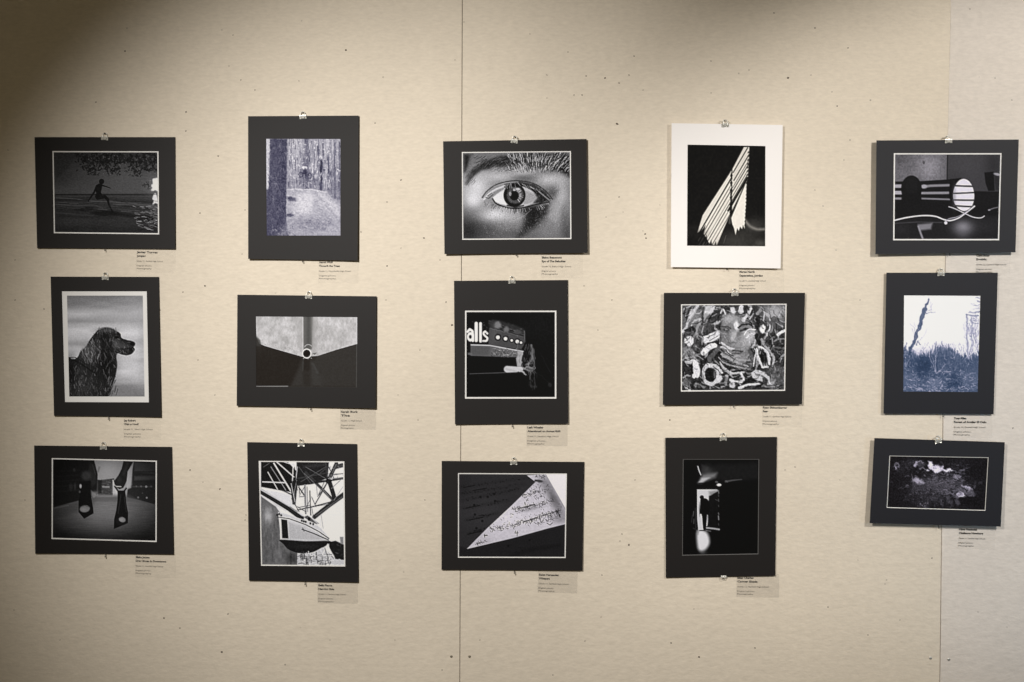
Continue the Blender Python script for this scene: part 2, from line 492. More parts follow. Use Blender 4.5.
def art_forest():
    c = Cv(528, 682, 158, 2)
    c.S(420, 120, 60, 120, 205, .7); c.S(210, 120, 40, 90, 190, .6); c.S(340, 260, 170, 60, 130, .6)
    c.S(440, 250, 30, 150, 120, .5); c.S(320, 60, 60, 80, 150, .5)
    c.scat(110, (165, 32, 508, 360), (50, 300), (3, 9), (88, 92), (85, 205), .55, 2)
    c.scat(160, (165, 130, 508, 350), (8, 40), (3, 7), (0, 180), (95, 200), .4, 3)
    c.L([(289, 32), (291, 350)], 17, 100, .7, 4); c.L([(283, 225), (284, 350)], 11, 70, .9, 3); c.L([(312, 230), (312, 350)], 9, 90, .7, 3)
    c.L([(380, 170), (380, 365)], 14, 62, .95, 3); c.L([(365, 40), (368, 330)], 7, 95, .7, 3)
    c.L([(468, 60), (470, 410)], 12, 95, .7, 3); c.L([(428, 150), (426, 360)], 8, 85, .7, 3); c.L([(498, 60), (500, 420)], 10, 100, .7, 3)
    c.P([(165, 300), (500, 300), (500, 440), (420, 380), (330, 356), (165, 352)], 115, .45, 14)
    c.P([(158, 358), (330, 356), (410, 374), (440, 405), (508, 470), (508, 660), (180, 660), (158, 580)], 160, 1, 4)
    c.L([(165, 356), (320, 357), (412, 374)], 7, 205, .7, 3)
    c.P([(235, 400), (300, 372), (340, 400), (320, 500), (210, 530), (200, 470)], 196, .7, 22)
    c.P([(330, 375), (400, 378), (500, 480), (500, 560), (430, 510), (370, 450)], 186, .7, 18)
    c.L([(345, 380), (420, 470), (500, 560)], 12, 138, .6, 10); c.L([(300, 385), (250, 430), (225, 470)], 9, 145, .6, 8)
    c.S(330, 590, 160, 45, 134, .7); c.S(440, 620, 60, 40, 170, .5)
    c.E(190, 418, 32, 13, 62, .8, 6, 12); c.E(182, 522, 26, 10, 66, .8, 6); c.L([(165, 395), (240, 402)], 6, 205, .6, 4)
    c.scat(170, (165, 390, 505, 650), (6, 26), (3, 7), (-20, 30), (110, 215), .35, 3)
    c.scat(40, (215, 540, 440, 620), (8, 30), (3, 6), (-15, 15), (90, 120), .5, 3)
    c.P([(27, 32), (60, 32), (50, 370), (27, 400)], 190, 1, 6); c.P([(27, 360), (60, 350), (60, 660), (27, 660)], 92, 1, 10)
    c.P([(52, 32), (162, 32), (158, 300), (156, 570), (175, 660), (27, 660), (36, 500), (48, 250)], 90, 1, 4)
    c.S(75, 330, 20, 260, 108, .5); c.S(140, 350, 14, 250, 72, .5)
    c.scat(330, (42, 36, 156, 650), (6, 30), (3, 6), (55, 125), (58, 140), .45, 2)
    c.L([(62, 320), (115, 322)], 5, 140, .6, 3)
    c.P([(150, 575), (215, 655), (110, 655)], 160, .5, 12)
    c.scat(50, (60, 590, 210, 655), (6, 24), (3, 6), (20, 70), (70, 200), .5, 2)
    c.L([(160, 560), (160, 360)], 4, 190, .6, 2)
    c.E(275, 217, 17, 10, 240, 1, 3, 12); c.L([(278, 226), (272, 250), (285, 262)], 14, 80, .9, 3)
    c.E(250, 262, 13, 15, 70, .9, 2, 0, 5); c.E(308, 270, 14, 15, 72, .9, 2, 0, 5)
    c.L([(250, 258), (275, 255), (305, 268)], 6, 66, .9, 2)
    c.S(345, 270, 18, 12, 200, .7)
    c.scat(160, (165, 32, 508, 350), (10, 60), (3, 6), (86, 94), (60, 240), .45, 1)
    c.scat(120, (165, 380, 505, 650), (4, 16), (3, 5), (-30, 40), (90, 235), .35, 1)
    c.S(270, 440, 70, 60, 200, .45); c.warp(3, 9); c.scat(140, (42, 36, 158, 650), (6, 22), (3, 6), (50, 130), (40, 150), .4, 1); c.scat(60, (170, 40, 500, 340), (4, 14), (4, 8), (0, 180), (210, 250), .5, 2); c.scat(50, (170, 40, 500, 340), (8, 40), (3, 6), (86, 94), (40, 70), .5, 1); c.N(12, 7, 7); c.N(6, 3, 3); c.contrast(34, 208)
    return c

def art_eye():
    c = Cv(845, 682, 120, 3)
    c.S(420, 560, 420, 120, 105, .8); c.S(60, 600, 140, 110, 48, .9); c.S(790, 600, 40, 120, 70, .7)
    c.S(120, 270, 120, 120, 218, .95); c.S(100, 370, 70, 60, 235, .8); c.S(60, 200, 40, 60, 120, .5)
    c.S(290, 195, 150, 45, 196, .9); c.S(470, 165, 90, 30, 200, .7); c.S(660, 220, 120, 50, 206, .9); c.S(745, 330, 60, 130, 205, .9)
    c.S(700, 470, 90, 110, 175, .8); c.S(640, 600, 100, 60, 140, .7); c.S(770, 520, 30, 120, 100, .5)
    c.S(270, 480, 130, 60, 225, .95); c.S(400, 500, 90, 50, 190, .7); c.S(350, 570, 130, 40, 150, .6)
    c.S(200, 600, 100, 50, 85, .6); c.S(420, 620, 100, 30, 95, .6); c.S(480, 210, 90, 22, 105, .7)
    c.P([(660, 400), (640, 470), (570, 560), (490, 610), (430, 650), (470, 560), (490, 470), (420, 430), (560, 410)], 46, .88, 34)
    c.S(560, 470, 70, 50, 40, .6); c.S(690, 320, 40, 60, 60, .55, 40)
    # brow
    c.P([(30, 32), (90, 32), (60, 120), (40, 160), (30, 160)], 30, .8, 20)
    c.P([(70, 32), (350, 32), (250, 100), (130, 160), (60, 230), (45, 200), (60, 110)], 125, .6, 20)
    c.P([(45, 250), (85, 150), (180, 85), (300, 45), (420, 40), (480, 75), (400, 105), (260, 130), (160, 150), (95, 200)], 45, .8, 18)
    c.P([(400, 35), (810, 32), (810, 200), (740, 160), (620, 130), (470, 110)], 62, .85, 24)
    c.P([(700, 32), (812, 32), (812, 190), (740, 140)], 30, .6, 20)
    c.scat(120, (100, 50, 420, 150), (18, 50), (2.5, 5), (-50, -12), (20, 150), .55, 1)
    R = c.r
    for i in range(210):
        x = R.uniform(380, 790); y0 = R.uniform(45, 170)
        an = math.radians(-125 + (x-400)/400*75 + R.uniform(-16, 16)); l = R.uniform(25, 62)
        c.L([(x, y0), (x+math.cos(an)*l, y0+math.sin(an)*l)], R.uniform(2.5, 5), R.choice([200, 225, 30, 40, 170, 25]), .62, 1)
    c.scat(60, (250, 125, 560, 175), (15, 40), (2.5, 4), (-30, 30), (110, 225), .45, 1)
    c.scat(50, (40, 160, 110, 260), (14, 34), (2.5, 4), (-70, -40), (60, 120), .5, 1)
    # lids
    c.P([(165, 355), (230, 285), (330, 240), (440, 226), (545, 245), (640, 310), (690, 375), (640, 400), (540, 415), (440, 440), (340, 430), (250, 390), (190, 380)], 150, .75, 10)
    c.C([(165, 352), (200, 305), (260, 262), (340, 236), (430, 228), (540, 246), (630, 300), (685, 365)], 8, 40, .8, 5)
    c.P([(330, 250), (440, 232), (550, 252), (640, 315), (670, 375), (600, 375), (520, 300), (420, 268), (340, 285)], 62, .9, 8)
    c.C([(178, 366), (215, 325), (270, 290), (330, 268)], 14, 215, .9, 4); c.L([(205, 340), (235, 318)], 5, 60, .8, 2); c.L([(190, 350), (212, 360), (245, 330)], 6, 60, .8, 2)
    # eyeball
    c.PS([(242, 352), (290, 312), (345, 280), (430, 262), (500, 285), (560, 320), (600, 360), (540, 395), (450, 425), (370, 418), (290, 398), (248, 375)], 195, 1, 4)
    c.P([(245, 352), (290, 318), (335, 295), (330, 350), (345, 390), (375, 412), (300, 398), (255, 378)], 232, .9, 5)
    c.P([(480, 300), (560, 330), (590, 362), (520, 392), (470, 405)], 165, .9, 8)
    c.P([(540, 300), (600, 315), (665, 372), (600, 395), (545, 390), (575, 355)], 45, .9, 10)
    c.E(404, 335, 82, 86, 26, 1, 4); c.E(410, 335, 62, 64, 92, 1, 10)
    for i in range(70):
        an = R.uniform(0, 6.28); r0 = R.uniform(30, 40); r1 = R.uniform(45, 66)
        v = (210 if -1.9 < an-6.28*(an > 3.14) < 1.0 else 110)*R.uniform(.6, 1.05)
        c.L([(406+math.cos(an)*r0, 336+math.sin(an)*r0), (406+math.cos(an)*r1, 336+math.sin(an)*r1)], 4, v, .6, 1)
    c.E(402, 338, 34, 36, 40, 1, 4); c.E(402, 338, 24, 26, 8, 1, 3)
    c.E(372, 325, 9, 16, 185, .8, 3); c.E(428, 290, 16, 8, 205, .9, 3); c.E(402, 298, 9, 6, 200, .8, 2); c.E(445, 335, 8, 14, 180, .6, 4)
    c.L([(335, 275), (430, 256), (500, 270), (560, 305), (610, 345)], 15, 30, .85, 6)
    c.C([(242, 362), (270, 398), (340, 425), (410, 433), (480, 425), (560, 405), (660, 385)], 10, 36, .95, 4)
    c.L([(350, 410), (410, 424), (470, 412)], 10, 30, .8, 4)
    for i in range(26):
        x = R.uniform(300, 600); y = np.interp(x, [300, 430, 600], [262, 240, 300]); an = math.radians(R.uniform(20, 70)+(0 if x > 420 else 60))
        c.L([(x, y), (x+math.cos(an)*34, y+math.sin(an)*34)], 3, R.uniform(150, 215), .6, 1)
    c.L([(585, 308), (662, 372)], 9, 150, .9, 3); c.L([(600, 305), (670, 362)], 6, 30, .8, 3)
    for i in range(60):
        x = R.uniform(210, 660); y = np.interp(x, [210, 270, 400, 540, 660], [385, 410, 442, 425, 392])
        an = math.radians(np.interp(x, [210, 400, 660], [140, 95, 40])+R.uniform(-18, 18)); l = R.uniform(14, 42)
        c.L([(x, y), (x+math.cos(an)*l, y+math.sin(an)*l)], 3, R.choice([205, 220, 60, 50]), .6, 1)
    c.L([(320, 535), (400, 522), (480, 485), (530, 440)], 4, 190, .5, 3)
    c.L([(180, 375), (190, 410)], 6, 110, .6, 4)
    c.scat(200, (40, 60, 800, 640), (4, 12), (2.5, 4), (80, 170), (90, 215), .22, 1)
    c.scat(380, (200, 470, 700, 650), (3, 8), (2.5, 4), (0, 180), (60, 200), .22, 1)
    c.scat(160, (560, 180, 800, 560), (5, 14), (2.5, 4), (100, 150), (120, 225), .25, 1)
    for i in range(150):
        x = R.uniform(360, 800); y0 = R.uniform(40, 170); an = math.radians(-125+(x-400)/400*75+R.uniform(-20, 20)); l = R.uniform(18, 50)
        c.C([(x, y0), (x+math.cos(an)*l*.5+3, y0+math.sin(an)*l*.5), (x+math.cos(an+.3)*l, y0+math.sin(an+.3)*l)], R.uniform(2, 3.5), R.choice([235, 210, 15, 20]), .75, 1)
    c.L([(250, 270), (330, 245), (430, 236)], 6, 190, .5, 3)
    for k in range(240):
        x = R.uniform(560, 800); y0 = R.uniform(170, 560)
        c.L([(x, y0), (x+R.uniform(-7, -2), y0+R.uniform(8, 16))], 2.5, R.choice([235, 215, 110, 90]), .3, 1)
    for k in range(200):
        x = R.uniform(180, 520); y0 = R.uniform(440, 620)
        c.L([(x, y0), (x+R.uniform(-3, 6), y0+R.uniform(4, 10))], 2.5, R.choice([235, 215, 80, 60]), .28, 1)
    c.N(12, 4, 4); c.contrast(22, 236, 1.0)
    return c

def art_blinds():
    c = Cv(530, 682, 20, 4)
    c.S(330, 610, 150, 60, 62, .8); c.S(440, 530, 80, 50, 74, .7); c.S(480, 640, 40, 25, 100, .6); c.S(60, 560, 60, 40, 40, .5)
    c.C([(385, 492), (415, 530), (460, 550), (505, 550)], 14, 155, .8, 12)
    c.P([(300, 180), (118, 462), (85, 572), (110, 560), (135, 525), (125, 580), (160, 640), (205, 658), (245, 560), (288, 462), (294, 350), (304, 230)], 226, 1, 4)
    d = (-.505, .863)
    def dl(x, y, l, w, v=30, a=.9): c.L([(x, y), (x+d[0]*l, y+d[1]*l)], w, v, a, 2)
    dl(302, 222, 420, 9); dl(302, 262, 420, 5, 60, .75); dl(300, 300, 410, 6, 50, .8); dl(300, 340, 380, 4, 110, .6); dl(298, 372, 350, 6, 50, .8); dl(296, 410, 300, 4, 90, .7); dl(296, 446, 250, 5, 60, .7)
    c.P([(70, 520), (110, 500), (150, 560), (165, 655), (70, 655)], 22, .0, 10)
    for x, y in ((112, 578), (140, 608), (170, 640), (198, 650)): c.P([(x-16, y+22), (x+2, y-22), (x+10, y+22)], 24, .9, 5)
    c.P([(378, 32), (412, 32), (411, 62), (408, 130), (402, 235), (385, 262), (304, 430), (302, 290), (306, 170)], 216, 1, 3)
    for x, y, l, w, v in ((402, 36, 180, 7, 34), (411, 78, 190, 7, 40), (408, 116, 200, 4, 90), (407, 140, 210, 6, 45), (405, 175, 210, 4, 70), (404, 200, 210, 6, 45)):
        dl(x, y, l, w, v, .85)
    dl(400, 226, 240, 13, 22, 1)
    c.P([(395, 248), (392, 380), (386, 470), (382, 545), (372, 525), (366, 548), (354, 535), (345, 560), (336, 545), (325, 585), (316, 545), (305, 520), (298, 480)], 240, 1, 4)
    for k in range(9):
        c.E(300-k*.6, 200+k*32, 5, 9, 24, .9, 3, 28)
        c.E(407-k*1.5, 65+k*24, 4, 7, 30, .9, 3, 28)
    for k in range(12): c.E(398-k*1.2, 260+k*24, 4, 6, 30, .7, 3, 28)
    c.L([(292, 470), (288, 510)], 14, 110, .6, 8); c.L([(265, 590), (250, 640)], 3, 120, .6, 2)
    c.C([(303, 185), (297, 240), (302, 285), (295, 330), (299, 375), (293, 420), (296, 470)], 6, 22, 1, 2)
    for k in range(6): c.E(299-k*.8, 212+k*46, 8, 9, 22, 1, 2, 28)
    c.S(100, 575, 40, 24, 24, .5); c.S(330, 640, 100, 30, 70, .5); c.S(210, 655, 60, 14, 40, .5)
    c.N(4, 12, 12)
    return c

def art_egg():
    c = Cv(836, 682, 30, 5)
    c.P([(0, 0), (420, 0), (420, 235), (0, 260)], 104, 1, 4)
    c.S(290, 130, 100, 110, 160, .8); c.S(60, 60, 80, 60, 84, .6); c.S(340, 210, 60, 20, 120, .4); c.S(110, 190, 80, 60, 118, .5)
    c.N(12, 10, 10, c.soft(0, 0, 410, 230, 30))
    c.E(248, 92, 8, 12, 60, .7, 4)
    c.P([(425, 0), (836, 0), (836, 310), (425, 305)], 66, 1, 4); c.S(560, 110, 130, 90, 74, .6); c.S(760, 110, 60, 120, 40, .6); c.S(480, 250, 60, 70, 50, .5)
    c.L([(422, 40), (418, 230)], 9, 32, .8, 5)
    c.P([(0, 232), (225, 228), (490, 212), (520, 240), (520, 420), (0, 440)], 26, 1, 5)
    for y, h, v in ((265, 25, 176), (313, 26, 182), (356, 16, 146)):
        c.L([(36, y), (82, y)], h, v, 1, 5)
    c.L([(235, 270), (300, 262), (440, 258)], 18, 150, .95, 6); c.E(250, 268, 22, 15, 175, .9, 5)
    c.L([(235, 316), (430, 314)], 18, 158, .95, 6); c.L([(235, 356), (440, 362)], 12, 140, .95, 5)
    c.P([(440, 215), (520, 205), (560, 400), (500, 420), (450, 410), (432, 330)], 20, 1, 6)
    c.P([(520, 300), (800, 305), (800, 410), (500, 420)], 26, 1, 6)
    c.P([(38, 370), (440, 380), (520, 420), (836, 400), (836, 500), (38, 520)], 24, .9, 10)
    c.P([(38, 500), (836, 480), (836, 682), (38, 682)], 34, .9, 16); c.S(680, 560, 120, 50, 46, .7)
    c.E(157, 285, 76, 98, 23, 1, 4); c.E(158, 260, 55, 60, 33, .5, 20); c.P([(90, 320), (225, 320), (232, 390), (80, 390)], 23, 1, 8)
    # lit egg
    c.PS([(540, 212), (575, 225), (600, 258), (614, 300), (618, 345), (608, 395), (585, 430), (545, 448), (505, 432), (475, 395), (463, 345), (466, 300), (480, 258), (506, 225)], 236, 1, 4)
    for x0, y0, x1_, y1, h in ((478, 262, 604, 266, 12), (464, 318, 614, 312, 12), (462, 366, 616, 368, 12), (470, 408, 606, 416, 12)):
        c.L([(x0, y0), ((x0+x1_)/2, (y0+y1)/2+1), (x1_, y1)], h, 48, .92, 3)
    c.S(470, 340, 14, 80, 120, .5)
    c.C([(32, 516), (130, 494), (240, 481), (330, 486), (390, 508), (440, 518), (500, 500), (550, 466), (620, 412)], 10, 228, 1, 3)
    c.C([(432, 416), (480, 432), (550, 466), (610, 492), (665, 498), (692, 484)], 7, 205, 1, 3)
    c.C([(405, 532), (430, 505), (500, 488), (575, 445)], 6, 175, .9, 3); c.E(409, 534, 12, 12, 225, 1, 3)
    c.C([(722, 442), (750, 430), (790, 420)], 6, 120, .9, 3); c.E(728, 440, 9, 6, 150, .9, 3)
    c.P([(692, 165), (760, 158), (768, 300), (720, 300), (700, 240)], 22, 1, 5); c.E(786, 178, 26, 9, 175, .9, 4, 12)
    c.P([(765, 190), (800, 200), (800, 300), (772, 290)], 40, .8, 8)
    c.S(535, 565, 70, 50, 150, .9); c.S(535, 610, 50, 40, 110, .4)
    c.L([(38, 538), (200, 528), (380, 532)], 8, 72, .8, 5)
    c.P([(205, 545), (312, 535), (300, 580), (220, 590)], 150, .85, 12); c.L([(208, 560), (225, 610), (242, 655)], 14, 165, .85, 6)
    c.S(80, 580, 60, 40, 50, .5)
    c.N(3, 8, 8)
    return c

def art_dog():
    c = Cv(532, 682, 160, 6)
    c.V([(45, 108), (80, 122), (110, 138), (150, 168), (195, 146), (215, 168), (260, 188), (310, 168), (380, 184), (440, 172), (480, 184), (540, 158), (566, 122), (625, 108)])
    c.S(90, 190, 90, 14, 120, .6); c.S(80, 320, 80, 16, 135, .6); c.S(80, 100, 100, 20, 112, .6); c.S(420, 90, 80, 50, 140, .5); c.S(60, 380, 50, 40, 150, .5)
    c.N(8, 120, 22); c.S(480, 350, 30, 300, 135, .4)
    sil = [(42, 412), (75, 414), (103, 398), (118, 368), (150, 338), (172, 300), (195, 270), (225, 238), (262, 226), (300, 232), (332, 250), (350, 266), (356, 288), (385, 300), (415, 306), (432, 318), (434, 330), (426, 342), (433, 356), (418, 378), (392, 389), (360, 386), (334, 378), (326, 400), (331, 440), (325, 490), (312, 540), (296, 592), (262, 630), (42, 630)]
    c.PS(sil, 38, 1, 3)
    I = pin(sil)
    c.S(170, 370, 40, 45, 92, .8); c.S(320, 322, 26, 26, 105, .8); c.S(365, 335, 30, 16, 84, .6); c.S(270, 245, 60, 14, 92, .7); c.S(130, 570, 60, 60, 62, .7)
    c.S(215, 320, 20, 40, 82, .5); c.S(250, 290, 34, 36, 26, .8); c.S(270, 440, 50, 90, 20, .8); c.S(60, 500, 30, 80, 24, .7); c.S(310, 560, 20, 40, 130, .0)
    c.scat(330, (60, 240, 330, 620), (10, 34), (2.5, 5), (50, 115), (18, 120), .45, 1, I)
    c.scat(60, (120, 300, 230, 430), (10, 30), (2.5, 5), (50, 120), (90, 160), .5, 1, I)
    c.scat(50, (290, 280, 430, 385), (6, 18), (2.5, 5), (-10, 60), (30, 130), .4, 1, I)
    c.scat(26, (270, 520, 330, 620), (14, 40), (3, 5), (95, 125), (30, 130), .7, 1)
    c.L([(225, 240), (262, 227), (300, 233), (335, 252)], 4, 165, .5, 2)
    c.L([(48, 402), (85, 400), (110, 412), (150, 440)], 4, 30, .9, 2); c.L([(75, 412), (140, 450), (210, 500)], 8, 20, .6, 4)
    c.E(420, 322, 14, 12, 18, .9, 4); c.E(414, 356, 16, 10, 24, .8, 4); c.L([(360, 352), (425, 346)], 4, 20, .7, 2)
    c.E(328, 285, 12, 7, 16, .9, 3); c.L([(315, 268), (345, 268)], 8, 30, .7, 4)
    c.S(300, 345, 14, 40, 24, .6); c.L([(325, 400), (330, 450), (322, 500)], 5, 90, .5, 3)
    c.scat(160, (60, 240, 430, 620), (6, 22), (2.5, 4), (50, 120), (12, 160), .5, 1, I)
    c.S(60, 470, 20, 60, 22, .6); c.C([(200, 290), (215, 340), (245, 360), (285, 350), (300, 310)], 6, 20, .5, 4)
    c.S(120, 480, 30, 14, 70, .4); c.N(5, 6, 6); c.contrast(8, 250)
    return c

def art_ring():
    c = Cv(938, 682, 36, 7)
    c.P([(560, 370), (900, 270), (900, 640), (600, 640), (520, 420)], 52, 1, 20)
    c.S(160, 340, 100, 60, 40, .5)
    up = [(30, 30), (905, 30), (905, 270), (720, 322), (560, 374), (430, 382), (300, 345), (110, 290), (62, 270), (38, 215)]
    c.P(up, 196, 1, 3)
    m = (c.Y < np.interp(c.X, [38, 110, 430, 560, 905], [230, 290, 380, 374, 270])-4).astype(float)
    c.N(16, 60, 45, m); c.N(14, 18, 26, m); c.N(9, 7, 12, m)
    c.P([(360, 40), (437, 40), (437, 370), (395, 300)], 165, .45, 16)
    c.S(60, 130, 24, 120, 165, .4 )
    c.P([(30, 200), (70, 240), (80, 290), (30, 290)], 60, .8, 10)
    c.scat(34, (90, 270, 430, 360), (5, 14), (3, 5), (0, 180), (90, 150), .35, 2, pin(up))
    c.P([(437, 38), (520, 38), (512, 318), (440, 330)], 100, 1, 9); c.L([(482, 40), (480, 290)], 26, 74, .7, 18); c.S(520, 180, 14, 140, 140, .5)
    c.P([(505, 40), (560, 40), (560, 370), (515, 350)], 160, .4, 14)
    c.L([(433, 45), (433, 330)], 5, 218, .9, 2)
    c.P([(30, 280), (110, 292), (300, 346), (430, 384), (350, 420), (30, 400)], 30, .0, 8)
    c.P([(425, 410), (400, 470), (330, 635), (440, 635), (440, 420)], 66, .6, 24)
    c.P([(505, 400), (540, 480), (590, 580), (600, 635), (500, 635), (495, 430)], 66, .7, 20); c.L([(520, 440), (560, 520)], 16, 84, .5, 14)
    c.L([(436, 400), (434, 500)], 5, 92, .6, 3); c.L([(466, 400), (466, 640)], 40, 38, .9, 10); c.P([(440, 500), (500, 500), (520, 640), (430, 640)], 52, .5, 14)
    c.E(467, 355, 33, 35, 24, 1, 2); c.E(467, 354, 36, 38, 232, 1, 2, 0, 9)
    c.E(480, 290, 26, 16, 190, .0, 3)
    for k in range(9):
        an = math.pi*(1.05+k*.1); c.E(480+math.cos(an)*30, 300+math.sin(an)*22, 4, 4, 205, .8, 2)
    for x, y in ((440, 396), (478, 398), (506, 394), (520, 360)): c.E(x, y, 5, 4, 170, .8, 2)
    c.P([(515, 352), (555, 346), (535, 366)], 90, .8, 4)
    c.L([(30, 633), (306, 633)], 6, 128, 1, 2); c.L([(306, 637), (890, 641)], 5, 52, 1, 2); c.L([(892, 275), (890, 640)], 6, 76, 1, 2); c.L([(892, 45), (892, 272)], 5, 215, 1, 2)
    c.N(3, 10, 10)
    return c

def art_sign():
    c = Cv(704, 682, 19, 8)
    c.S(560, 130, 150, 130, 27, .8)
    c.P([(190, 96), (262, 96), (400, 134), (455, 165), (455, 250), (300, 200), (195, 160)], 52, .9, 12)
    c.E(255, 130, 28, 24, 138, .9, 10); c.E(318, 162, 20, 22, 118, .9, 10); c.E(360, 155, 12, 8, 60, .8, 4); c.E(395, 178, 34, 16, 84, .8, 6, 12); c.L([(345, 165), (372, 172)], 7, 25, .9, 3); c.E(220, 118, 14, 24, 60, .6, 8); c.E(292, 130, 10, 22, 48, .8, 6)
    c.L([(448, 175), (450, 245)], 7, 110, .8, 4)
    c.P([(195, 150), (300, 178), (440, 218), (458, 255), (425, 302), (300, 288), (190, 270)], 76, 1, 4); c.S(230, 200, 30, 60, 100, .5)
    c.L([(200, 152), (440, 216)], 5, 120, .6, 3)
    for x, y, r in ((258, 218, 14), (313, 228, 13), (357, 240, 9), (397, 248, 13), (424, 256, 9)):
        c.E(x, y, r*1.75, r*1.8, 24, .85, 5); c.E(x, y, r, r, 242, 1, 4)
    c.P([(62, 275), (200, 278), (440, 322), (420, 362), (300, 358), (62, 350)], 100, 1, 4)
    c.P([(62, 280), (200, 285), (190, 350), (62, 345)], 84, .7, 12)
    c.scat(50, (215, 295, 420, 355), (8, 26), (3, 6), (-70, 70), (50, 200), .6, 1)
    c.L([(66, 272), (200, 276), (330, 300), (440, 320)], 9, 196, 1, 4)
    c.L([(400, 250), (402, 330)], 4, 120, .7, 2)
    w = 244
    c.E(60, 214, 17, 24, w, 1, 2, 0, 14); c.L([(40, 178), (56, 160), (74, 172), (78, 200), (78, 242)], 17, w, 1, 2)
    c.L([(102, 118), (102, 240)], 23, w, 1, 2); c.L([(133, 118), (133, 246)], 19, w, 1, 2)
    c.C([(182, 190), (166, 176), (154, 190), (166, 208), (182, 222), (176, 242), (152, 244)], 14, w, 1, 2)
    c.scat(40, (60, 100, 200, 262), (4, 8), (3, 5), (0, 180), (60, 120), .4, 1, lambda x, y: not (145 > x > 60 and 115 < y < 250))
    c.P([(395, 320), (440, 322), (432, 380), (425, 425), (398, 430), (388, 370), (402, 345)], 170, 1, 6)
    c.scat(26, (392, 325, 435, 425), (6, 16), (3, 5), (60, 110), (90, 215), .5, 1)
    c.L([(325, 447), (395, 448), (425, 442)], 48, 205, 1, 6, 30); c.L([(315, 445), (385, 462)], 14, 170, .5, 8)
    c.L([(420, 455), (445, 470), (462, 490)], 16, 190, .9, 4, 5); c.L([(440, 440), (490, 455)], 16, 150, .9, 4)
    c.PS([(445, 262), (480, 250), (512, 262), (526, 310), (528, 380), (518, 450), (480, 452), (438, 425), (446, 350)], 24, 1, 6)
    c.C([(498, 275), (508, 330), (500, 370), (478, 402), (462, 415)], 15, 122, .8, 5); c.C([(515, 300), (522, 360), (514, 430)], 5, 120, .7, 2); c.C([(488, 300), (494, 350), (480, 385)], 4, 80, .7, 2)
    c.C([(452, 442), (470, 430), (500, 436)], 12, 160, .8, 4); c.C([(480, 450), (490, 480), (488, 520)], 8, 110, .7, 4)
    c.L([(500, 330), (508, 380), (470, 410)], 14, 130, .7, 6); c.L([(505, 300), (515, 420), (505, 460)], 6, 110, .6, 4); c.E(492, 450, 22, 18, 120, .7, 6)
    c.scat(34, (470, 380, 530, 480), (8, 24), (2.5, 4), (60, 110), (60, 190), .5, 1)
    c.L([(492, 460), (494, 570)], 5, 80, .7, 3); c.L([(520, 470), (524, 590)], 5, 78, .7, 3); c.L([(500, 570), (535, 575)], 14, 60, .7, 6)
    c.scat(24, (480, 480, 540, 600), (14, 40), (2.5, 4), (60, 120), (30, 70), .6, 2)
    c.L([(560, 330), (640, 480)], 4, 34, .8, 2); c.L([(540, 470), (640, 560)], 4, 32, .8, 2); c.E(632, 560, 14, 16, 50, .7, 6)
    c.L([(56, 480), (312, 471)], 4, 96, .9, 2); c.E(57, 336, 17, 9, 105, .9, 4)
    c.L([(410, 30), (416, 100)], 3, 30, .6, 2)
    c.scat(60, (440, 270, 530, 470), (10, 40), (2.5, 4), (60, 120), (10, 150), .45, 1, pin([(445, 260), (500, 252), (525, 300), (528, 380), (515, 470), (470, 460), (435, 420)]))
    c.scat(50, (200, 95, 450, 250), (5, 18), (3, 5), (0, 40), (30, 150), .4, 1, pin([(175, 92), (260, 92), (400, 132), (455, 168), (455, 245), (300, 190)]))
    c.scat(40, (215, 295, 420, 358), (5, 18), (3, 5), (-60, 60), (30, 225), .6, 1)
    c.warp(5, 16, (400, 330, 600, 640)); c.warp(3, 16, (190, 80, 470, 200))
    c.N(4, 8, 8); c.contrast(4, 248)
    return c

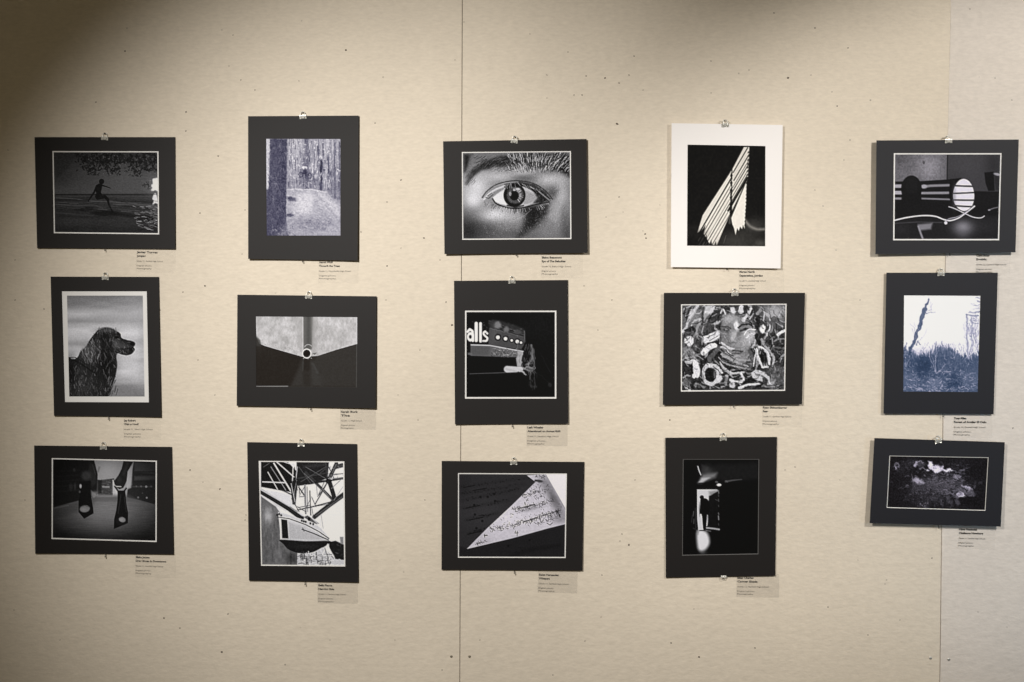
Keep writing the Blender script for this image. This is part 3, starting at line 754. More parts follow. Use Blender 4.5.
def art_swirl():
    c = Cv(804, 682, 62, 9)
    c.S(110, 140, 110, 130, 150, .8); c.S(700, 90, 90, 70, 185, .9); c.S(700, 560, 80, 90, 122, .8); c.S(80, 370, 60, 60, 150, .8); c.S(560, 420, 30, 60, 70, .5)
    c.S(260, 420, 90, 120, 48, .8); c.S(520, 560, 160, 60, 44, .7); c.S(600, 400, 60, 60, 45, .7)
    R = c.r
    for i in range(330):     # brushed strokes turning about the face
        x = R.uniform(35, 770); y = R.uniform(42, 645)
        an = math.atan2(y-280, x-410)+math.pi/2+R.uniform(-.7, .7); l = R.uniform(14, 40)
        k = R.uniform(-.3, .3)
        p = [(x-math.cos(an-k)*l, y-math.sin(an-k)*l), (x, y), (x+math.cos(an+k)*l, y+math.sin(an+k)*l)]
        c.C(p, R.uniform(5, 13), R.choice([20, 35, 55, 110, 160, 190, 220]), .6, 2)
    def st(pts, w, v, b=2, w2=None, a=.95):
        c.C(pts, w, v, a, b, w2)
        if w > 11:      # bristle marks along the stroke
            for q in (-.3, .05, .3):
                off = [(x+q*w, y+q*w*.5) for x, y in pts]
                c.C(off, 2.5, v*.72 if R.random() < .6 else min(255, v*1.2), .4, 1)
    st([(42, 230), (80, 140), (135, 50)], 24, 195); st([(60, 120), (85, 60)], 16, 60); st([(140, 270), (135, 220), (185, 130), (240, 60)], 16, 172); st([(100, 190), (120, 145), (160, 130)], 14, 190); st([(170, 180), (180, 120)], 12, 60)
    c.P([(185, 42), (275, 42), (240, 90), (200, 100)], 205, .9, 6)
    st([(60, 220), (110, 205), (120, 215)], 24, 50); st([(70, 250), (95, 290)], 14, 60)
    c.E(78, 298, 30, 36, 228, .95, 4); c.P([(50, 270), (70, 300), (60, 250)], 70, .8, 4); c.P([(85, 255), (92, 290), (105, 250)], 70, .8, 4)
    c.S(75, 370, 50, 32, 150, .8); st([(30, 440), (70, 410), (140, 400), (180, 430)], 8, 150); st([(60, 450), (95, 430), (120, 440)], 18, 200)
    st([(120, 450), (135, 500), (130, 545)], 46, 226, 4, 50); st([(85, 470), (110, 530)], 10, 40); st([(165, 440), (185, 530)], 16, 45)
    st([(235, 130), (275, 90), (310, 80)], 24, 66); st([(215, 130), (240, 100)], 10, 40); st([(300, 90), (320, 60)], 12, 200); st([(330, 60), (340, 95)], 14, 200); st([(260, 165), (300, 150)], 12, 170); st([(265, 200), (300, 230)], 14, 170)
    c.P([(180, 262), (225, 240), (280, 212), (300, 240), (300, 268), (250, 295), (205, 310), (182, 295)], 214, 1, 4)
    st([(205, 270), (260, 238)], 5, 90); st([(225, 290), (290, 250)], 5, 100)
    st([(183, 385), (210, 350), (255, 325)], 36, 232, 3); st([(205, 340), (228, 360)], 5, 150, 3, None, .6); st([(160, 370), (190, 320)], 8, 50)
    st([(232, 425), (255, 385), (285, 345)], 36, 104, 4)
    # face
    c.P([(330, 110), (400, 90), (480, 120), (520, 190), (560, 230), (555, 290), (520, 350), (505, 420), (460, 470), (400, 460), (345, 420), (315, 340), (300, 250), (310, 170)], 140, .9, 16)
    c.S(370, 130, 50, 45, 178, .8); c.S(335, 210, 34, 34, 96, .7); c.S(510, 260, 45, 50, 205, .8); c.S(470, 310, 40, 40, 190, .6); c.S(360, 300, 40, 40, 120, .6); c.S(440, 430, 50, 30, 150, .6)
    c.E(420, 182, 18, 36, 236, .9, 10, -12); c.E(402, 262, 20, 42, 196, .8, 12); c.S(440, 240, 14, 40, 120, .6)
    st([(435, 195), (470, 178), (530, 186)], 14, 48, 5); st([(445, 215), (475, 208), (510, 215)], 11, 66, 4); c.E(478, 208, 9, 8, 30, .8, 3)
    st([(315, 185), (350, 190), (375, 205)], 9, 70, 4); c.E(345, 215, 20, 15, 66, .7, 6); c.E(345, 215, 8, 8, 150, .7, 3); st([(310, 240), (340, 250)], 8, 150, 4)
    c.E(395, 300, 16, 7, 100, .7, 6)
    st([(480, 240), (510, 215), (550, 208)], 10, 225); st([(490, 270), (530, 240), (555, 250)], 8, 222); st([(545, 230), (560, 280), (530, 340)], 10, 190)
    st([(390, 362), (420, 366), (462, 370)], 9, 60, 4); st([(395, 382), (430, 388), (458, 380)], 9, 84, 4); st([(410, 405), (450, 405)], 8, 170, 6)
    # wrapped cloth
    for p, w, v in (([(300, 310), (340, 325), (400, 350)], 14, 214), ([(305, 340), (340, 345), (375, 380)], 10, 200), ([(310, 385), (340, 400), (400, 440), (500, 470)], 14, 182), ([(335, 370), (370, 400), (440, 430), (520, 430)], 10, 165),
                    ([(300, 420), (345, 460), (410, 480), (520, 490)], 12, 170), ([(300, 450), (330, 490), (380, 530), (470, 520)], 12, 205), ([(310, 480), (350, 520), (400, 560)], 10, 160)): st(p, w, v)
    for p in ([(305, 365), (350, 385), (400, 420)], [(302, 405), (350, 440), (420, 465)], [(340, 350), (370, 385), (400, 400)], [(300, 436), (350, 480), (400, 500)]): st(p, 6, 62)
    st([(520, 380), (540, 420), (520, 480)], 26, 100, 8)
    st([(545, 345), (560, 400), (545, 470)], 9, 215); st([(560, 345), (575, 400), (600, 480)], 15, 226); st([(600, 482), (650, 484)], 17, 232); st([(575, 330), (620, 350), (650, 400), (662, 460)], 18, 214); st([(600, 365), (625, 400), (635, 450)], 12, 50); st([(600, 400), (612, 460)], 16, 40)
    for x in (610, 622, 640): c.P([(x-4, 478), (x, 445), (x+4, 478)], 225, .9, 2)
    st([(625, 320), (670, 390), (692, 460)], 16, 180); st([(560, 320), (600, 305), (625, 330)], 12, 150); st([(650, 310), (700, 370), (765, 372)], 10, 90)
    c.E(606, 212, 22, 36, 236, .95, 4); c.P([(580, 165), (595, 190), (606, 178), (616, 192), (628, 160)], 70, .9, 4)
    st([(655, 170), (656, 215), (638, 260)], 9, 215); st([(575, 120), (565, 200)], 22, 50); st([(560, 250), (580, 310)], 24, 46); st([(600, 290), (615, 310)], 16, 170)
    c.E(705, 165, 36, 46, 96, .95, 5); st([(670, 140), (690, 120), (730, 130)], 7, 60); st([(712, 248), (765, 222)], 20, 226); st([(690, 300), (720, 275), (765, 270)], 12, 150); st([(705, 315), (760, 300)], 9, 60); st([(690, 345), (765, 345)], 12, 110); st([(680, 325), (765, 330)], 6, 50)
    st([(475, 145), (495, 100), (530, 55)], 22, 206); st([(515, 130), (540, 100)], 12, 190); st([(540, 130), (560, 90)], 20, 70); st([(600, 60), (570, 100)], 16, 160); st([(620, 90), (610, 150)], 14, 190)
    c.E(452, 66, 17, 26, 222, .9, 4, 15); c.E(398, 68, 15, 26, 222, .9, 4, -15); st([(425, 50), (425, 90)], 14, 90); st([(480, 50), (470, 90)], 10, 60); st([(360, 50), (365, 80)], 16, 70); c.P([(520, 42), (560, 42), (545, 75)], 60, .8, 4)
    # lower ring of fingers
    c.E(238, 540, 44, 66, 46, 1, 6); c.E(232, 540, 46, 70, 206, .95, 3, -8, 20); st([(215, 465), (260, 470), (310, 520)], 20, 212); st([(255, 490), (290, 520)], 6, 60); c.P([(265, 545), (310, 545), (318, 565), (290, 600), (262, 610), (275, 580)], 216, .95, 5)
    st([(225, 500), (232, 580)], 14, 40); st([(255, 520), (258, 560)], 10, 110)
    st([(345, 545), (345, 600)], 22, 140, 4); st([(335, 545), (350, 545)], 6, 200); c.E(392, 612, 24, 28, 205, .95, 5); st([(380, 600), (400, 595)], 5, 90)
    st([(372, 568), (420, 588), (465, 585), (478, 565), (450, 532)], 15, 222); st([(400, 560), (440, 560)], 8, 50)
    c.P([(528, 520), (560, 505), (610, 520), (650, 560), (670, 600), (630, 600), (580, 580), (545, 555)], 206, .95, 4)
    for k in range(4): st([(548+k*10, 522+k*9), (600+k*12, 550+k*8), (628+k*8, 590)], 4, 90, 2, None, .7)
    c.P([(600, 560), (645, 575), (640, 602), (600, 595)], 50, .8, 4)
    st([(440, 632), (480, 612), (575, 600)], 16, 214); st([(470, 640), (560, 622)], 6, 90); st([(600, 620), (660, 620)], 14, 120)
    c.E(65, 590, 34, 30, 108, .9, 6); st([(30, 560), (60, 540), (90, 545)], 8, 170); st([(100, 620), (130, 570)], 16, 50); st([(40, 500), (80, 490)], 10, 60)
    st([(45, 632), (52, 640), (62, 632), (70, 642), (85, 638)], 6, 225, 2)
    c.scat(90, (660, 480, 765, 640), (10, 34), (4, 8), (60, 120), (50, 180), .4, 3)
    c.scat(120, (310, 110, 550, 470), (10, 30), (4, 7), (30, 80), (90, 215), .25, 2)
    for i in range(260):
        x = R.uniform(35, 770); y = R.uniform(42, 645)
        if 330 < x < 520 and 110 < y < 420: continue
        an = math.atan2(y-280, x-410)+math.pi/2+R.uniform(-1, 1); l = R.uniform(8, 26); k = R.uniform(-.5, .5)
        c.C([(x-math.cos(an-k)*l, y-math.sin(an-k)*l), (x, y), (x+math.cos(an+k)*l, y+math.sin(an+k)*l)], R.uniform(4, 9), R.choice([20, 45, 70, 120, 160, 200, 225]), .45, 2)
    c.warp(10, 46); c.warp(2.5, 12); c.S(700, 80, 70, 50, 175, .4)
    c.N(14, 9, 9); c.contrast(22, 236)
    return c

def art_marsh():
    c = Cv(551, 682, 246, 10)
    xs = [0, 25, 60, 100, 150, 190, 235, 280, 310, 350, 400, 450, 523, 551]
    ys = [355, 360, 372, 400, 398, 385, 372, 345, 350, 372, 400, 410, 385, 385]
    top = np.interp(c.X, xs, ys) + (vnoise(c.X/6, c.Y*0+3, 77)-.5)*46
    al = np.clip((c.Y-top)/26, 0, 1)
    c.a += (104-c.a)*al
    I = lambda x, y: y > np.interp(x, xs, ys)+12
    c.S(150, 490, 62, 80, 66, .85); c.S(285, 420, 70, 60, 92, .6); c.S(350, 590, 70, 45, 66, .8); c.S(420, 500, 70, 60, 88, .6); c.S(230, 540, 40, 40, 96, .5); c.S(60, 600, 40, 40, 110, .5)
    c.scat(150, (25, 380, 523, 560), (12, 40), (2.5, 5), (60, 120), (60, 190), .4, 1, I)
    c.scat(190, (25, 520, 523, 650), (8, 30), (2.5, 5), (-30, 30), (62, 215), .5, 1)
    c.scat(60, (25, 625, 523, 655), (8, 22), (3, 5), (-60, 60), (90, 225), .6, 1)
    for p in ([(235, 530), (232, 450), (240, 410)], [(235, 520), (210, 470), (190, 420)], [(240, 530), (275, 490), (300, 470)], [(285, 540), (330, 520)], [(270, 530), (290, 515), (335, 522)], [(420, 560), (470, 530), (500, 530)], [(40, 570), (100, 575)]):
        c.L(p, 5, 178, .75, 2)
    for x, h in ((212, 350), (238, 330), (262, 352), (280, 322), (296, 350), (318, 340), (330, 360), (360, 365), (375, 385), (40, 330), (32, 350)):
        c.L([(x, h), (x, h+70)], 3, 120, .8, 2, 13)
    # leaning trunk
    c.P([(187, 32), (184, 80), (172, 130), (150, 200), (125, 270), (92, 372), (70, 372), (95, 280), (125, 190), (158, 100)], 116, 1, 3)
    c.scat(70, (75, 60, 185, 370), (8, 24), (2.5, 5), (95, 120), (70, 200), .5, 1, pin([(187, 32), (184, 80), (172, 130), (150, 200), (125, 270), (92, 372), (70, 372), (95, 280), (125, 190), (158, 100)]))
    c.L([(165, 135), (200, 131), (240, 134)], 5, 130, .9, 2, 2); c.L([(175, 125), (205, 105), (215, 80)], 4, 175, .8, 2); c.L([(190, 60), (205, 90), (200, 130)], 3, 195, .8, 2)
    c.L([(100, 270), (85, 225), (65, 200)], 3, 165, .8, 2); c.L([(95, 285), (75, 240)], 3, 180, .8, 2); c.L([(118, 330), (160, 290), (180, 240)], 3, 190, .8, 2); c.L([(110, 350), (120, 320), (130, 345)], 5, 100, .8, 2); c.L([(100, 230), (95, 200)], 3, 180, .7, 2)
    c.L([(70, 370), (55, 440), (60, 520)], 26, 84, .8, 6); c.scat(40, (28, 390, 80, 520), (10, 30), (2.5, 5), (70, 110), (70, 200), .5, 1)
    c.S(105, 395, 20, 30, 205, .5)
    # right tree
    c.L([(440, 155), (440, 300), (450, 430)], 13, 158, .85, 4); c.L([(434, 150), (520, 160)], 6, 130, .9, 3); c.L([(450, 135), (525, 128)], 6, 150, .8, 3); c.L([(470, 165), (470, 440)], 5, 165, .7, 3); c.L([(455, 182), (523, 180)], 4, 170, .7, 2)
    c.scat(80, (452, 170, 523, 420), (20, 80), (2.5, 4.5), (70, 110), (125, 200), .6, 1)
    c.scat(30, (470, 60, 523, 210), (16, 50), (2.5, 5), (-15, 20), (110, 200), .6, 1)
    c.scat(30, (415, 200, 450, 420), (12, 50), (2.5, 4), (75, 105), (150, 215), .6, 1)
    c.L([(500, 32), (523, 36)], 6, 140, .8, 2)
    c.scat(260, (25, 370, 523, 650), (4, 14), (3, 5), (20, 160), (70, 235), .45, 1, I)
    c.scat(120, (25, 560, 523, 652), (5, 18), (3, 6), (-50, 50), (110, 250), .5, 1)
    c.scat(120, (120, 340, 420, 420), (6, 26), (2.5, 4), (60, 120), (120, 220), .5, 1)
    c.N(12, 6, 6, (c.a < 225).astype(float)); c.warp(3.5, 9); c.warp(7, 30); c.S(150, 490, 50, 60, 70, .5); c.S(350, 585, 50, 36, 72, .5); c.S(285, 400, 50, 40, 96, .4); c.S(60, 560, 50, 60, 130, .35); c.S(450, 560, 60, 60, 135, .4); c.S(230, 600, 60, 30, 165, .4); c.contrast(20, 246)
    return c

def art_heels():
    c = Cv(830, 682, 60, 11)
    c.V([(300, 92), (380, 92), (450, 86), (540, 72), (635, 40)])
    c.S(420, 440, 240, 130, 124, .8)
    c.N(5, 60, 5)
    c.P([(330, 40), (640, 40), (625, 130), (600, 320), (480, 320), (360, 320), (345, 150)], 150, 1, 6)
    c.S(440, 110, 90, 60, 168, .8); c.L([(370, 130), (380, 100)], 14, 100, .6, 8)
    c.P([(42, 40), (340, 40), (368, 150), (362, 305), (230, 345), (42, 395)], 27, 1, 5)
    c.P([(310, 60), (350, 90), (362, 210), (330, 240), (300, 150)], 50, .6, 12); c.L([(330, 80), (352, 150)], 6, 80, .4, 4)
    for k in range(5): c.L([(42, 130+k*38), (230, 120+k*36)], 9, 38, .6, 6)
    c.E(194, 118, 9, 14, 60, .7, 5); c.E(170, 245, 14, 26, 58, .6, 8); c.E(200, 240, 9, 26, 66, .6, 6)
    c.P([(42, 395), (220, 350), (300, 335), (360, 300), (330, 400), (42, 480)], 62, .5, 20); c.L([(42, 402), (90, 394), (150, 382)], 8, 108, .8, 5)
    c.P([(640, 45), (800, 45), (800, 375), (690, 345), (585, 320), (590, 250), (625, 230), (625, 120)], 42, 1, 5)
    c.P([(640, 60), (795, 70), (795, 150), (640, 130)], 76, .8, 12); c.L([(640, 132), (795, 132)], 8, 40, .8, 4); c.P([(640, 165), (795, 160), (795, 190), (640, 195)], 92, .6, 10); c.L([(640, 205), (795, 205)], 10, 38, .8, 5)
    c.L([(600, 242), (770, 242)], 9, 78, .7, 5)
    for x, y, r, v in ((728, 242, 8, 170), (690, 240, 6, 110), (655, 240, 6, 100), (732, 324, 7, 165), (668, 322, 7, 120), (700, 290, 5, 80), (765, 240, 6, 100)): c.E(x, y, r, r, v, .9, 4)
    c.P([(585, 120), (625, 85), (615, 250), (580, 265)], 178, .9, 8)
    c.P([(372, 195), (490, 180), (500, 305), (372, 305)], 60, 1, 5)
    c.scat(50, (385, 190, 485, 300), (8, 30), (2.5, 4), (0, 2), (70, 140), .5, 1); c.scat(30, (385, 190, 485, 300), (8, 30), (2.5, 4), (88, 92), (40, 110), .5, 1)
    c.L([(405, 243), (452, 245)], 9, 165, .8, 4); c.P([(365, 190), (400, 195), (395, 290), (362, 300)], 30, .8, 6); c.L([(375, 300), (480, 304)], 6, 120, .5, 3)
    c.P([(478, 190), (500, 245), (520, 280), (520, 310), (480, 310)], 192, .9, 5)
    c.P([(330, 300), (590, 300), (690, 345), (560, 350), (320, 350)], 84, .55, 14)
    c.S(350, 290, 22, 16, 150, .6)
    # right arm, hand and shoe
    c.P([(560, 50), (632, 58), (590, 130), (583, 200), (560, 250), (530, 262), (498, 240), (490, 200), (520, 160), (545, 110)], 34, 1, 4)
    c.L([(590, 70), (560, 150)], 18, 58, .5, 12); c.E(530, 190, 16, 24, 52, .5, 10)
    c.L([(483, 195), (488, 228), (505, 240), (540, 242)], 7, 205, .95, 3); c.L([(562, 250), (585, 225)], 5, 170, .7, 3)
    c.L([(495, 240), (520, 275), (560, 280), (580, 255)], 12, 20, .9, 4)
    c.P([(515, 270), (572, 270), (580, 360), (594, 440), (592, 512), (488, 556), (490, 480), (505, 420), (515, 340)], 22, 1, 3)
    c.L([(540, 300), (520, 440)], 5, 62, .6, 4); c.L([(565, 320), (580, 430)], 4, 55, .6, 3); c.E(545, 500, 40, 30, 34, .6, 6); c.E(550, 486, 25, 19, 140, 1, 4, 20); c.S(545, 488, 14, 10, 175, .6); c.L([(528, 474), (550, 466), (574, 478)], 5, 70, .6, 3)
    # left hand and shoe
    c.E(283, 160, 34, 34, 70, .7, 16); c.E(290, 230, 30, 40, 40, .6, 10)
    c.P([(232, 205), (318, 200), (316, 290), (334, 400), (338, 440), (268, 480), (226, 430), (226, 350), (238, 280)], 20, 1, 3)
    c.E(241, 238, 8, 15, 200, .9, 4); c.E(235, 280, 7, 9, 90, .8, 4); c.E(273, 406, 37, 26, 118, 1, 4, -8); c.S(262, 412, 22, 12, 150, .7); c.L([(236, 392), (273, 382), (312, 395)], 6, 60, .6, 3)
    c.P([(320, 270), (365, 305), (340, 325), (322, 310)], 140, .7, 8)
    v = np.clip(1-((c.X-420)/560)**2-((c.Y-330)/520)**2, .42, 1); c.a *= v
    c.N(3, 6, 6)
    return c

def art_boat():
    c = Cv(555, 682, 218, 12)
    c.S(420, 450, 120, 80, 228, .5)
    c.P([(30, 28), (190, 28), (250, 90), (240, 215), (150, 205), (30, 190)], 32, 1, 4)
    c.P([(245, 28), (440, 28), (432, 130), (330, 165), (245, 165)], 40, 1, 5); c.L([(290, 60), (420, 45)], 14, 66, .5, 10); c.L([(250, 130), (430, 95)], 6, 100, .4, 5)
    for p, w, v in (([(72, 92), (130, 195)], 6, 190), ([(108, 38), (210, 205)], 9, 205), ([(90, 60), (180, 200)], 4, 150), ([(125, 30), (228, 120)], 7, 205), ([(40, 150), (175, 155)], 8, 178),
                    ([(225, 40), (218, 180)], 6, 200), ([(205, 30), (240, 75)], 6, 215), ([(170, 30), (235, 50)], 5, 200), ([(250, 60), (240, 140)], 5, 170)): c.L(p, w, v, .95, 2)
    c.P([(30, 180), (215, 215), (245, 240), (250, 330), (140, 280), (30, 205)], 205, 1, 4); c.L([(40, 190), (215, 222)], 12, 215, 1, 3); c.L([(150, 196), (225, 232)], 9, 60, .8, 3)
    c.P([(205, 150), (255, 130), (238, 290), (220, 285)], 36, .85, 4); c.L([(212, 160), (235, 270)], 4, 190, .8, 2); c.L([(245, 140), (228, 230)], 3, 170, .8, 2)
    for p, w, v in (([(300, 95), (380, 175), (465, 260)], 17, 58), ([(485, 40), (432, 150)], 22, 40), ([(420, 40), (432, 140)], 9, 60), ([(440, 140), (462, 210), (478, 265)], 26, 34), ([(525, 128), (440, 142), (255, 168)], 13, 40), ([(525, 100), (440, 110)], 5, 90),
                    ([(520, 50), (480, 60)], 26, 60), ([(432, 150), (400, 210), (356, 285)], 6, 50), ([(412, 150), (372, 240)], 4, 80), ([(525, 232), (440, 292), (352, 362)], 26, 40), ([(525, 215), (450, 268)], 5, 50), ([(250, 320), (340, 300), (465, 268)], 7, 56), ([(255, 305), (330, 290)], 4, 80),
                    ([(345, 300), (440, 284)], 4, 90), ([(265, 190), (300, 240)], 5, 70), ([(295, 170), (300, 340)], 11, 130), ([(325, 205), (330, 350)], 6, 50), ([(262, 240), (300, 238)], 6, 130), ([(260, 170), (262, 220)], 4, 70), ([(365, 170), (370, 230)], 3, 120), ([(385, 100), (430, 60)], 8, 60)): c.L(p, w, v, .95, 2)
    c.L([(485, 42), (436, 150)], 4, 150, .5, 2); c.L([(470, 130), (520, 126)], 10, 120, .6, 4); c.E(440, 140, 18, 18, 36, .9, 4); c.L([(360, 355), (520, 240)], 4, 150, .5, 3)
    for p, w_, v_ in (([(330, 250), (300, 310)], 4, 70), ([(335, 240), (362, 300)], 4, 80), ([(432, 150), (380, 230)], 5, 50), ([(300, 60), (420, 130)], 5, 90), ([(260, 60), (330, 160)], 4, 80), ([(270, 150), (420, 60)], 4, 85), ([(440, 60), (470, 130)], 5, 60), ([(455, 190), (520, 130)], 4, 120), ([(470, 262), (524, 180)], 3, 150)): c.L(p, w_, v_, .85, 1)
    c.L([(292, 100), (460, 262)], 4, 130, .6, 2); c.L([(352, 372), (525, 245)], 3, 110, .6, 2)
    c.scat(24, (440, 40, 525, 140), (8, 30), (2.5, 4), (0, 180), (40, 220), .6, 1)
    c.P([(30, 235), (120, 300), (150, 345), (145, 500), (250, 575), (250, 660), (30, 660)], 98, 1, 5); c.S(75, 355, 30, 44, 178, .85); c.S(100, 470, 60, 60, 108, .6); c.S(60, 560, 40, 80, 82, .6); c.S(150, 600, 30, 50, 120, .5); c.S(210, 610, 40, 40, 48, .8); c.S(120, 400, 16, 100, 80, .5)
    c.N(12, 10, 26, c.soft(30, 300, 240, 660, 20))
    c.L([(30, 208), (120, 262), (200, 312), (275, 368)], 30, 44, 1, 3); c.L([(30, 196), (125, 250), (205, 298), (280, 352)], 10, 196, .9, 3); c.L([(34, 232), (180, 325)], 4, 140, .5, 3)
    # hull
    c.P([(132, 330), (200, 350), (290, 378), (380, 420), (442, 486), (440, 504), (300, 508), (150, 500), (140, 400)], 192, 1, 3)
    c.P([(190, 390), (290, 425), (430, 492), (430, 502), (200, 496)], 168, .8, 10); c.scat(30, (200, 395, 400, 495), (20, 60), (3, 5), (80, 95), (150, 200), .3, 3)
    c.P([(152, 375), (188, 380), (196, 492), (158, 490)], 34, 1, 3); c.L([(145, 350), (150, 495)], 6, 215, .8, 3)
    c.L([(130, 362), (200, 372), (300, 408), (380, 450), (440, 492)], 5, 44, .95, 2); c.L([(278, 436), (350, 462), (436, 500)], 6, 50, .9, 2); c.L([(282, 428), (290, 448)], 5, 60, .8, 2)
    for x, y in ((140, 345), (152, 352), (128, 350), (276, 384), (288, 388), (300, 391), (328, 400), (345, 405)): c.E(x, y, 6, 7, 36, .9, 3)
    c.P([(288, 362), (310, 352), (360, 385), (380, 402), (365, 405), (320, 385)], 52, .8, 4); c.E(320, 374, 8, 12, 26, .9, 3); c.L([(335, 300), (350, 380)], 4, 90, .8, 2); c.L([(393, 350), (405, 430)], 3, 140, .8, 2); c.L([(340, 370), (375, 405)], 8, 220, .6, 3)
    c.PS([(148, 498), (300, 508), (442, 505), (430, 530), (345, 574), (270, 582), (200, 560), (165, 525)], 32, 1, 3); c.S(300, 540, 90, 14, 48, .5)
    c.L([(150, 498), (300, 507), (438, 506)], 4, 120, .7, 2)
    c.P([(250, 585), (345, 578), (400, 545), (470, 600), (530, 620), (530, 650), (250, 650)], 186, 1, 4)
    c.scat(60, (255, 588, 450, 648), (10, 44), (3, 7), (80, 100), (25, 230), .7, 1); c.scat(30, (255, 588, 450, 648), (16, 50), (3, 6), (-12, 12), (25, 230), .6, 1)
    c.P([(442, 512), (480, 505), (534, 530), (534, 622), (480, 612), (455, 570), (440, 545)], 34, 1, 4); c.scat(24, (445, 520, 530, 615), (6, 16), (3, 6), (0, 180), (24, 90), .5, 1)
    c.L([(432, 525), (464, 600), (400, 590), (430, 530)], 4, 226, .95, 2); c.L([(415, 548), (440, 640)], 6, 120, .8, 2); c.P([(506, 482), (526, 482), (528, 525), (510, 525)], 120, .9, 4)
    c.L([(388, 560), (400, 580)], 10, 200, .8, 3)
    for p, w_, v_ in (([(232, 60), (250, 200)], 4, 60), ([(255, 180), (290, 232)], 5, 60), ([(262, 232), (292, 182)], 4, 70), ([(308, 180), (312, 330)], 4, 90), ([(250, 300), (300, 330)], 5, 90), ([(205, 300), (250, 330)], 5, 110), ([(215, 250), (260, 330)], 5, 70), ([(400, 190), (440, 240)], 5, 120), ([(45, 60), (80, 38)], 5, 80)): c.L(p, w_, v_, .85, 1)
    c.warp(4, 12, (250, 588, 560, 680)); c.N(6, 5, 5); c.contrast(10, 240)
    return c

def art_music():
    c = Cv(860, 682, 44, 13)
    c.P([(0, 560), (110, 580), (500, 490), (860, 400), (860, 682), (0, 682)], 32, 1, 12); c.S(250, 330, 160, 120, 54, .6); c.S(480, 150, 90, 60, 50, .5); c.S(60, 120, 60, 100, 34, .6); c.S(200, 300, 200, 120, 58, .4)
    R = c.r
    for (x0, y0, x1_, y1) in ((50, 130, 580, 50), (60, 175, 520, 105), (60, 225, 480, 140), (70, 285, 400, 225), (90, 370, 320, 320), (100, 475, 230, 440)):
        c.L([(x0, y0), (x1_, y1)], 22, 37, .5, 14)
        for k in range(26):
            t = R.random(); x = x0+(x1_-x0)*t; y = y0+(y1-y0)*t+R.uniform(-12, 12)
            c.E(x, y, R.uniform(3, 8), R.uniform(3, 6), 22, .5, 3)
    for p in ([(90, 283), (190, 262)], [(110, 372), (215, 350)], [(100, 476), (200, 455)], [(140, 152), (240, 135)], [(70, 130), (150, 115)]): c.L(p, 6, 16, .9, 3)
    for x, y in ((298, 178), (305, 230), (196, 200), (155, 330), (210, 378), (166, 432), (250, 200), (150, 260), (560, 520), (402, 562)): c.E(x, y, 9, 9, 18, .8, 4)
    c.L([(420, 640), (560, 590), (780, 560)], 30, 22, .5, 14); c.scat(30, (430, 560, 800, 630), (8, 20), (3, 6), (0, 180), (18, 26), .5, 3)
    tri = [(98, 584), (250, 430), (430, 262), (606, 90), (540, 40), (690, 30), (830, 290), (830, 398), (700, 430), (440, 502)]
    c.P(tri, 204, 1, 3); I = pin(tri)
    m = Cv(860, 682, 0, 1); m.P(tri, 1, 1, 3); mk = m.a
    def sp(cx, cy, rx, ry, v, a, rot=0):
        X = c.X-cx; Y = c.Y-cy; q, s_ = math.cos(math.radians(rot)), math.sin(math.radians(rot))
        al = a*np.exp(-(((X*q+Y*s_)/rx)**2+((-X*s_+Y*q)/ry)**2))*mk; c.a += (v-c.a)*al
    sp(740, 210, 40, 160, 82, .8, -28); sp(780, 360, 60, 40, 120, .6); sp(690, 100, 80, 60, 130, .6); sp(400, 350, 130, 70, 232, .7); sp(420, 440, 160, 40, 205, .6, -14); sp(620, 190, 60, 40, 190, .5); sp(560, 290, 100, 14, 120, .5, -12); sp(220, 520, 60, 40, 175, .5)
    c.N(8, 12, 10, mk)
    for (x0, y0, x1_, y1, sprd, n) in ((500, 192, 700, 150, 16, 45), (430, 298, 740, 226, 18, 100), (470, 402, 800, 300, 20, 120), (260, 440, 480, 400, 20, 60), (560, 160, 700, 130, 30, 20), (600, 400, 790, 340, 18, 40), (540, 215, 680, 195, 10, 14), (600, 50, 680, 45, 14, 18), (160, 550, 246, 524, 8, 26)):
        for k in range(n):
            t = R.random(); x = x0+(x1_-x0)*t; y = y0+(y1-y0)*t+R.gauss(0, sprd*.6)
            if not I(x, y): continue
            an = R.uniform(-.5, 2.2); l = R.uniform(3, 10)
            c.L([(x-math.cos(an)*l, y-math.sin(an)*l), (x+math.cos(an)*l, y+math.sin(an)*l)], R.uniform(3, 5), R.uniform(30, 110), .7, 1)
    for p, w in (([(500, 188), (540, 180)], 5), ([(478, 286), (560, 266), (600, 256)], 7), ([(512, 386), (560, 372), (618, 352)], 8), ([(630, 345), (700, 325), (780, 300)], 5), ([(456, 452), (452, 468), (476, 466)], 5), ([(470, 455), (468, 488)], 5), ([(226, 486), (246, 484)], 8), ([(226, 478), (228, 498)], 5), ([(690, 395), (712, 408), (730, 392)], 5), ([(760, 300), (778, 330), (786, 350)], 6), ([(525, 240), (528, 258)], 6)): c.L(p, w, 34, .9, 2)
    c.E(634, 82, 26, 10, 50, .9, 5, 8); c.E(606, 78, 10, 8, 40, .9, 4)
    c.L([(100, 582), (250, 430), (430, 262), (604, 90)], 4, 225, .5, 2); c.L([(100, 582), (440, 502), (700, 430), (826, 398)], 5, 214, .6, 3)
    for k in range(260):
        x = R.uniform(200, 800); y = R.uniform(60, 540)
        rr = math.sin((y+.24*x)/33.0)
        if I(x, y) and rr > .35: c.L([(x, y), (x+R.uniform(-3, 6), y+R.uniform(-9, 9))], R.uniform(3, 4.5), R.uniform(30, 120), .6, 1)
    c.P([(672, 24), (845, 24), (845, 310), (826, 292), (770, 195)], 232, 1, 3); c.L([(680, 34), (770, 190), (826, 290)], 5, 60, .5, 3)
    c.N(3, 6, 6)
    return c

